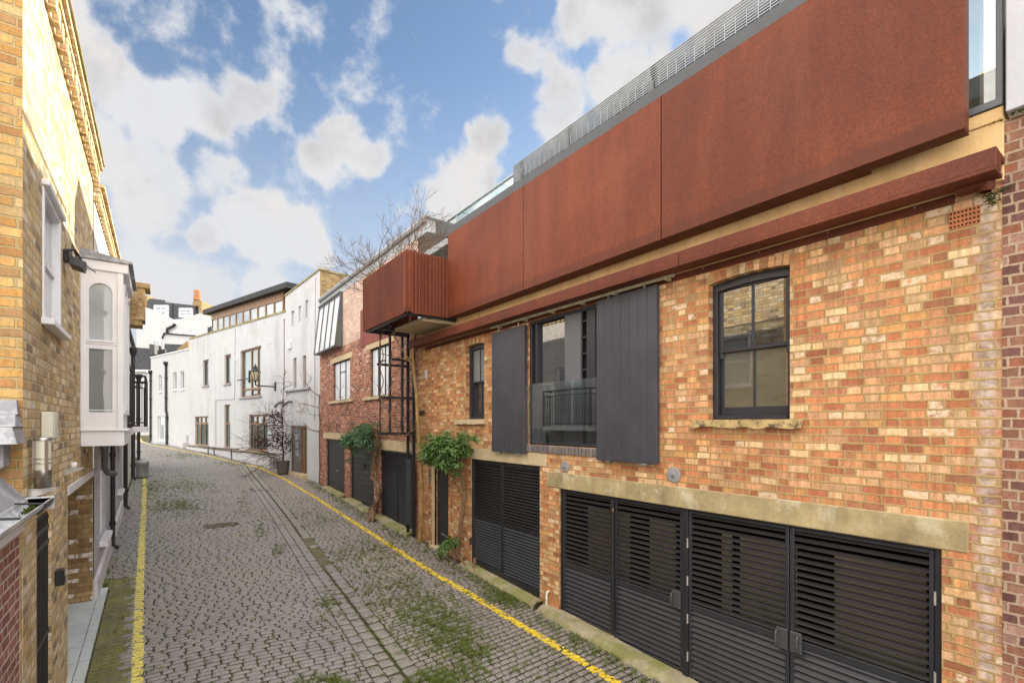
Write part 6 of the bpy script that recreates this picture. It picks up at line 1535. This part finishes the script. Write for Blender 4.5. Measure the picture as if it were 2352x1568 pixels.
for k in range(8): mb.tube(wob([Vector((4.88, SP.y - .15, g(SP.y))), FRp(1036 + rr.uniform(-8, 14), 1258, .16)], .02, rr), .006, 5)
mb.build('stems', M['bark'], SPp)
# bare climber creeping round from the white house corner
WC2 = thing('bare_climber', FR.pt(19.3, g(19.3), .05), 'leafless climber creeping along the red brick and over the white corner', 'shrub')
mb = MB(); mb.tube(wob([FR.pt(19.35, g(19.3), .05), FR.pt(19.3, 2.2, .06), FR.pt(19.35, 4.4, .05)], .02, rr), .022, 6)
for (z, L, r, dz) in ((4.35, 1.3, .03, .5), (3.9, 1.5, .028, .25), (3.0, 1.5, .026, .2), (2.95, 1.0, .02, .5), (3.6, .8, .02, .1)): branch(mb, FR.pt(19.3, z, .08), (-.75, .35, dz), L * .62, r * .6, 2, rr, .28, .02, (2, 3), .005)
for k in range(10): branch(mb, FR.pt(19.1 - k * .55, 3.05 + rr.uniform(-.05, .2), .05), (-.05, -1, rr.uniform(-.1, .2)), rr.uniform(.6, 1.0), .012, 2, rr, .35, .0, (1, 3), .005)
mb.build('stems', M['twig'], WC2)
# potted dark red maple by the timber door
pp = on_ground(650, 1088)
PT = thing('plant_pot', (pp.x, pp.y, g(pp.y)), 'woven grey planter standing left of the timber door', 'planter')
mb = MB(); z = gz(pp.x, pp.y); mb.lathe((pp.x, pp.y, z - .02), [(0, 0), (.17, 0), (.20, .03), (.25, .52), (.265, .54), (.265, .58), (.23, .58), (.22, .52), (.0, .52)], 18)
for k in range(1, 7): mb.lathe((pp.x, pp.y, z), [(.205 + .008 * k, .085 * k - .03), (.222 + .008 * k, .085 * k), (.205 + .008 * k, .085 * k + .03)], 18)
mb.build('pot', M['pot'], PT)
MP = thing('red_maple', (pp.x, pp.y, z + .5), 'dark red leaved sparse shrub growing in the woven planter against white wall', 'shrub')
mb = MB(); tt = []; tw = MB(); S = 1.0
tw.tube(wob([Vector((pp.x, pp.y, z + .45)), Vector((pp.x + .02, pp.y, z + 1.4)), Vector((pp.x - .05, pp.y + .1, z + 2.6)), Vector((pp.x + .1, pp.y, z + 4.4))], .06, rr), [.03] * 5 + [.02] * 4 + [.012] * 4, 6)
for _ in range(60):
    h = rr.uniform(.2, 2.4); an = rr.uniform(2.0, 5.4); branch(tw, (pp.x, pp.y, z + h), (math.cos(an) * .9, math.sin(an) * .5 + .1, rr.uniform(-.1, .5)), rr.uniform(.4, 1.25), .012, 2, rr, .35, -.03, (2, 3), .0045)
for _ in range(20): branch(tw, (pp.x, pp.y, z + rr.uniform(2.3, 4.2)), (rr.uniform(-1, 1), rr.uniform(-.3, .3), rr.uniform(0, .6)), rr.uniform(.25, .6), .009, 1, rr, .4, 0, (1, 2), .0045)
tw.build('twigs', M['twig_red'], MP)
leaf_cloud(mb, tt, (pp.x - .05, pp.y + .0, z + 1.5), (.55, .4, .75), 500, .095, .5, 31, .2); leaf_cloud(mb, tt, (pp.x - .75, pp.y + .25, z + 1.45), (.45, .4, .35), 300, .09, .5, 32, .2); leaf_cloud(mb, tt, (pp.x - .3, pp.y, z + 2.5), (.5, .3, .25), 200, .09, .4, 33, .2)
mb.build('foliage', M['leaf_red'], MP, tint=tt)
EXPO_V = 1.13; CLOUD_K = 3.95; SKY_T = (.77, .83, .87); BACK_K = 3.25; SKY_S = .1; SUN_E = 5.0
# ------------------------------------------------------------------ sky, sun, camera
SUN_EL, SUN_AZ = R(17.5), R(74)          # azimuth measured clockwise from +y
w = bpy.data.worlds.new('World'); scn.world = w; w.use_nodes = True
nt = w.node_tree; nt.nodes.clear()
def wn(t, **k):
    x = nt.nodes.new(t)
    for a, b in k.items(): setattr(x, a, b)
    return x
def wmath(op, a, b=None, c=None, clamp=False):
    x = wn('ShaderNodeMath', operation=op, use_clamp=clamp)
    for i, q in enumerate((a, b, c)):
        if q is None: continue
        if isinstance(q, (int, float)): x.inputs[i].default_value = q
        else: nt.links.new(q, x.inputs[i])
    return x.outputs[0]
def wmap(v, a, b, c=0, d=1, smooth=True):
    x = wn('ShaderNodeMapRange', interpolation_type='SMOOTHSTEP' if smooth else 'LINEAR')
    nt.links.new(v, x.inputs[0]); x.inputs[1].default_value = a; x.inputs[2].default_value = b; x.inputs[3].default_value = c; x.inputs[4].default_value = d
    return x.outputs[0]
def wmix(f, a, b):
    x = wn('ShaderNodeMix', data_type='RGBA')
    for i, q in ((0, f), (6, a), (7, b)):
        if isinstance(q, (int, float)): x.inputs[i].default_value = q
        elif isinstance(q, tuple): x.inputs[i].default_value = (*q, 1)
        else: nt.links.new(q, x.inputs[i])
    return x.outputs[2]
def wvec(op, a, b=None):
    x = wn('ShaderNodeVectorMath', operation=op)
    for i, q in enumerate((a, b)):
        if q is None: continue
        if isinstance(q, tuple): x.inputs[i].default_value = q
        else: nt.links.new(q, x.inputs[i])
    return x
tc = wn('ShaderNodeTexCoord'); D = wvec('NORMALIZE', tc.outputs['Generated']).outputs[0]
sky = wn('ShaderNodeTexSky', sky_type='NISHITA'); sky.sun_disc = False; sky.sun_elevation = SUN_EL; sky.sun_rotation = SUN_AZ
sky.air_density = 1.0; sky.dust_density = .6; sky.ozone_density = 2.0
sep = wn('ShaderNodeSeparateXYZ'); nt.links.new(D, sep.inputs[0])
zc = wmath('MAXIMUM', sep.outputs[2], 0.0)
# cumulus: a flat layer seen in perspective, broken by fractal noise and gathered into banks
lay = wvec('DIVIDE', D); cb = wn('ShaderNodeCombineXYZ'); den = wmath('ADD', zc, .22)
for i in range(3): nt.links.new(den, cb.inputs[i])
nt.links.new(cb.outputs[0], lay.inputs[1])
def fbm(vec, scale, det, rough, dist=0.0):
    x = wn('ShaderNodeTexNoise'); x.inputs['Scale'].default_value = scale; x.inputs['Detail'].default_value = det; x.inputs['Roughness'].default_value = rough; x.inputs['Distortion'].default_value = dist
    nt.links.new(vec, x.inputs['Vector']); return x
warp = fbm(D, 5.5, 4, .6); wv = wvec('MULTIPLY', wvec('SUBTRACT', warp.outputs['Color'], (.5, .5, .5)).outputs[0], (.11, .11, .11)).outputs[0]
DW = wvec('ADD', D, wv).outputs[0]
BANKS = [(150, 90, 150, 1), (250, 190, 165, 1), (370, 260, 150, 1), (480, 270, 130, 1), (570, 240, 100, .9), (330, 400, 170, 1), (500, 410, 110, .9), (200, 330, 150, 1), (640, 300, 70, .6),
         (790, 320, 100, 1), (740, 375, 85, 1), (860, 375, 75, .9), (810, 290, 60, .7), (590, 545, 125, 1.2), (470, 530, 70, 1), (700, 560, 95, 1.1), (560, 500, 70, .9), (430, 660, 190, 1), (600, 660, 110, .9), (300, 620, 120, 1),
         (1185, 120, 75, .85), (1250, 150, 60, .7), (1480, 35, 170, 1.05), (1330, 20, 110, .9), (1650, 10, 150, 1), (1420, 200, 125, 1.1), (1270, 250, 130, 1), (1120, 310, 90, .9), (1080, 420, 120, 1), (1000, 450, 70, .8), (1500, 150, 100, .8)]
acc = None
for (px, py, pr, am) in BANKS:
    d = ray(px, py).normalized(); k = (ray(px + pr, py).normalized() - d).length
    ds = wvec('DISTANCE', DW, tuple(d)).outputs[1]
    v = wmath('MULTIPLY', wmap(ds, 0, k * 1.16, 1, 0), am)
    acc = v if acc is None else wmath('SMOOTH_MAX', acc, v, .35)
puff = fbm(D, 8.0, 11, .60, .1); puff2 = fbm(wvec('ADD', D, (.0, .0, .05)).outputs[0], 6.0, 6, .58, .25)
dens = wmath('ADD', acc, wmath('MULTIPLY', wmath('SUBTRACT', puff.outputs['Fac'], .5), 2.0))
# bright broken cloud added outside the view to light the right-hand frontage
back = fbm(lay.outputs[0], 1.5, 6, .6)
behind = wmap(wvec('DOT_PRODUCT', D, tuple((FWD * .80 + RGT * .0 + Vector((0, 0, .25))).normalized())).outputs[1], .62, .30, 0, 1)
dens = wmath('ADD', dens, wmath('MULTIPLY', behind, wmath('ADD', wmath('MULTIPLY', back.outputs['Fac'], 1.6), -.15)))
cover = wmap(dens, .28, .64)
lowhaze = wmap(zc, .62, .08, .05, .9)
lit = wmap(wmath('SUBTRACT', puff.outputs['Fac'], puff2.outputs['Fac']), -.16, .12)
under = fbm(wvec('ADD', D, (.3, .1, .7)).outputs[0], 4.2, 5, .6, .2); thick = wmath('MULTIPLY', wmap(dens, .40, .80), wmap(under.outputs['Fac'], .40, .60, .25, 1.0))
ccol = wmix(thick, (.90, .92, .97), wmix(lit, (.70, .68, .69), (.96, .935, .92)))
EXPO = EXPO_V
K = CLOUD_K
skyc = wn('ShaderNodeMix', data_type='RGBA', blend_type='MULTIPLY'); skyc.inputs[0].default_value = 1
nt.links.new(sky.outputs[0], skyc.inputs[6]); skyc.inputs[7].default_value = (SKY_T[0], SKY_T[1], SKY_T[2], 1)
base = wmix(lowhaze, skyc.outputs[2], (.80 * K, .84 * K, .92 * K))
cm = wn('ShaderNodeMix', data_type='RGBA', blend_type='MULTIPLY'); cm.inputs[0].default_value = 1
nt.links.new(ccol, cm.inputs[6])
boost = wmath('ADD', K, wmath('MULTIPLY', behind, BACK_K * K))  # extra brightness for the added unseen cloud that lights the frontage
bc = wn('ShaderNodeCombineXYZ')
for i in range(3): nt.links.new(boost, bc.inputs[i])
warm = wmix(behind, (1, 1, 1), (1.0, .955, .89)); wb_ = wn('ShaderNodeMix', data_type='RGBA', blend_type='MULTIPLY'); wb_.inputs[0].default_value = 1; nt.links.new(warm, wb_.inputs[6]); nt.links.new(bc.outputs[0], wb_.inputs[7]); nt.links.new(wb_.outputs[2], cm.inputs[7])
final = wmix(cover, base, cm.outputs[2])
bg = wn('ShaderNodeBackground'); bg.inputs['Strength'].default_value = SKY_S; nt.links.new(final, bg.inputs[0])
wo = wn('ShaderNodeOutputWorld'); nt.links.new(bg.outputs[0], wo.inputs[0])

sl = bpy.data.lights.new('sun', 'SUN'); sl.energy = SUN_E; sl.angle = R(.5); sl.color = (1, .89, .74)
so = bpy.data.objects.new('sun', sl); COL.objects.link(so); so.location = (30, 20, 40)
sd = Vector((math.sin(SUN_AZ) * math.cos(SUN_EL), math.cos(SUN_AZ) * math.cos(SUN_EL), math.sin(SUN_EL)))
so.rotation_euler = sd.to_track_quat('Z', 'Y').to_euler()

cam = bpy.data.cameras.new('camera'); co = bpy.data.objects.new('camera', cam); COL.objects.link(co)
cam.sensor_width = 36; cam.lens = 36 * FOC / 2352; cam.clip_end = 2000; cam.clip_start = .02
cam.shift_y = (HOR - 784) / 2352
co.location = CAM; co.rotation_euler = (R(90), 0, -AZ); scn.camera = co
scn.view_settings.view_transform = 'Standard'; scn.view_settings.look = 'None'; scn.view_settings.exposure = EXPO; scn.view_settings.gamma = 1
scn.view_settings.use_curve_mapping = False
cy = scn.cycles if hasattr(scn, 'cycles') else None
scn.render.engine = 'CYCLES'
scn.cycles.use_denoising = True; scn.cycles.max_bounces = 8; scn.cycles.diffuse_bounces = 4; scn.cycles.glossy_bounces = 4; scn.cycles.transparent_max_bounces = 12; scn.cycles.sample_clamp_indirect = 6
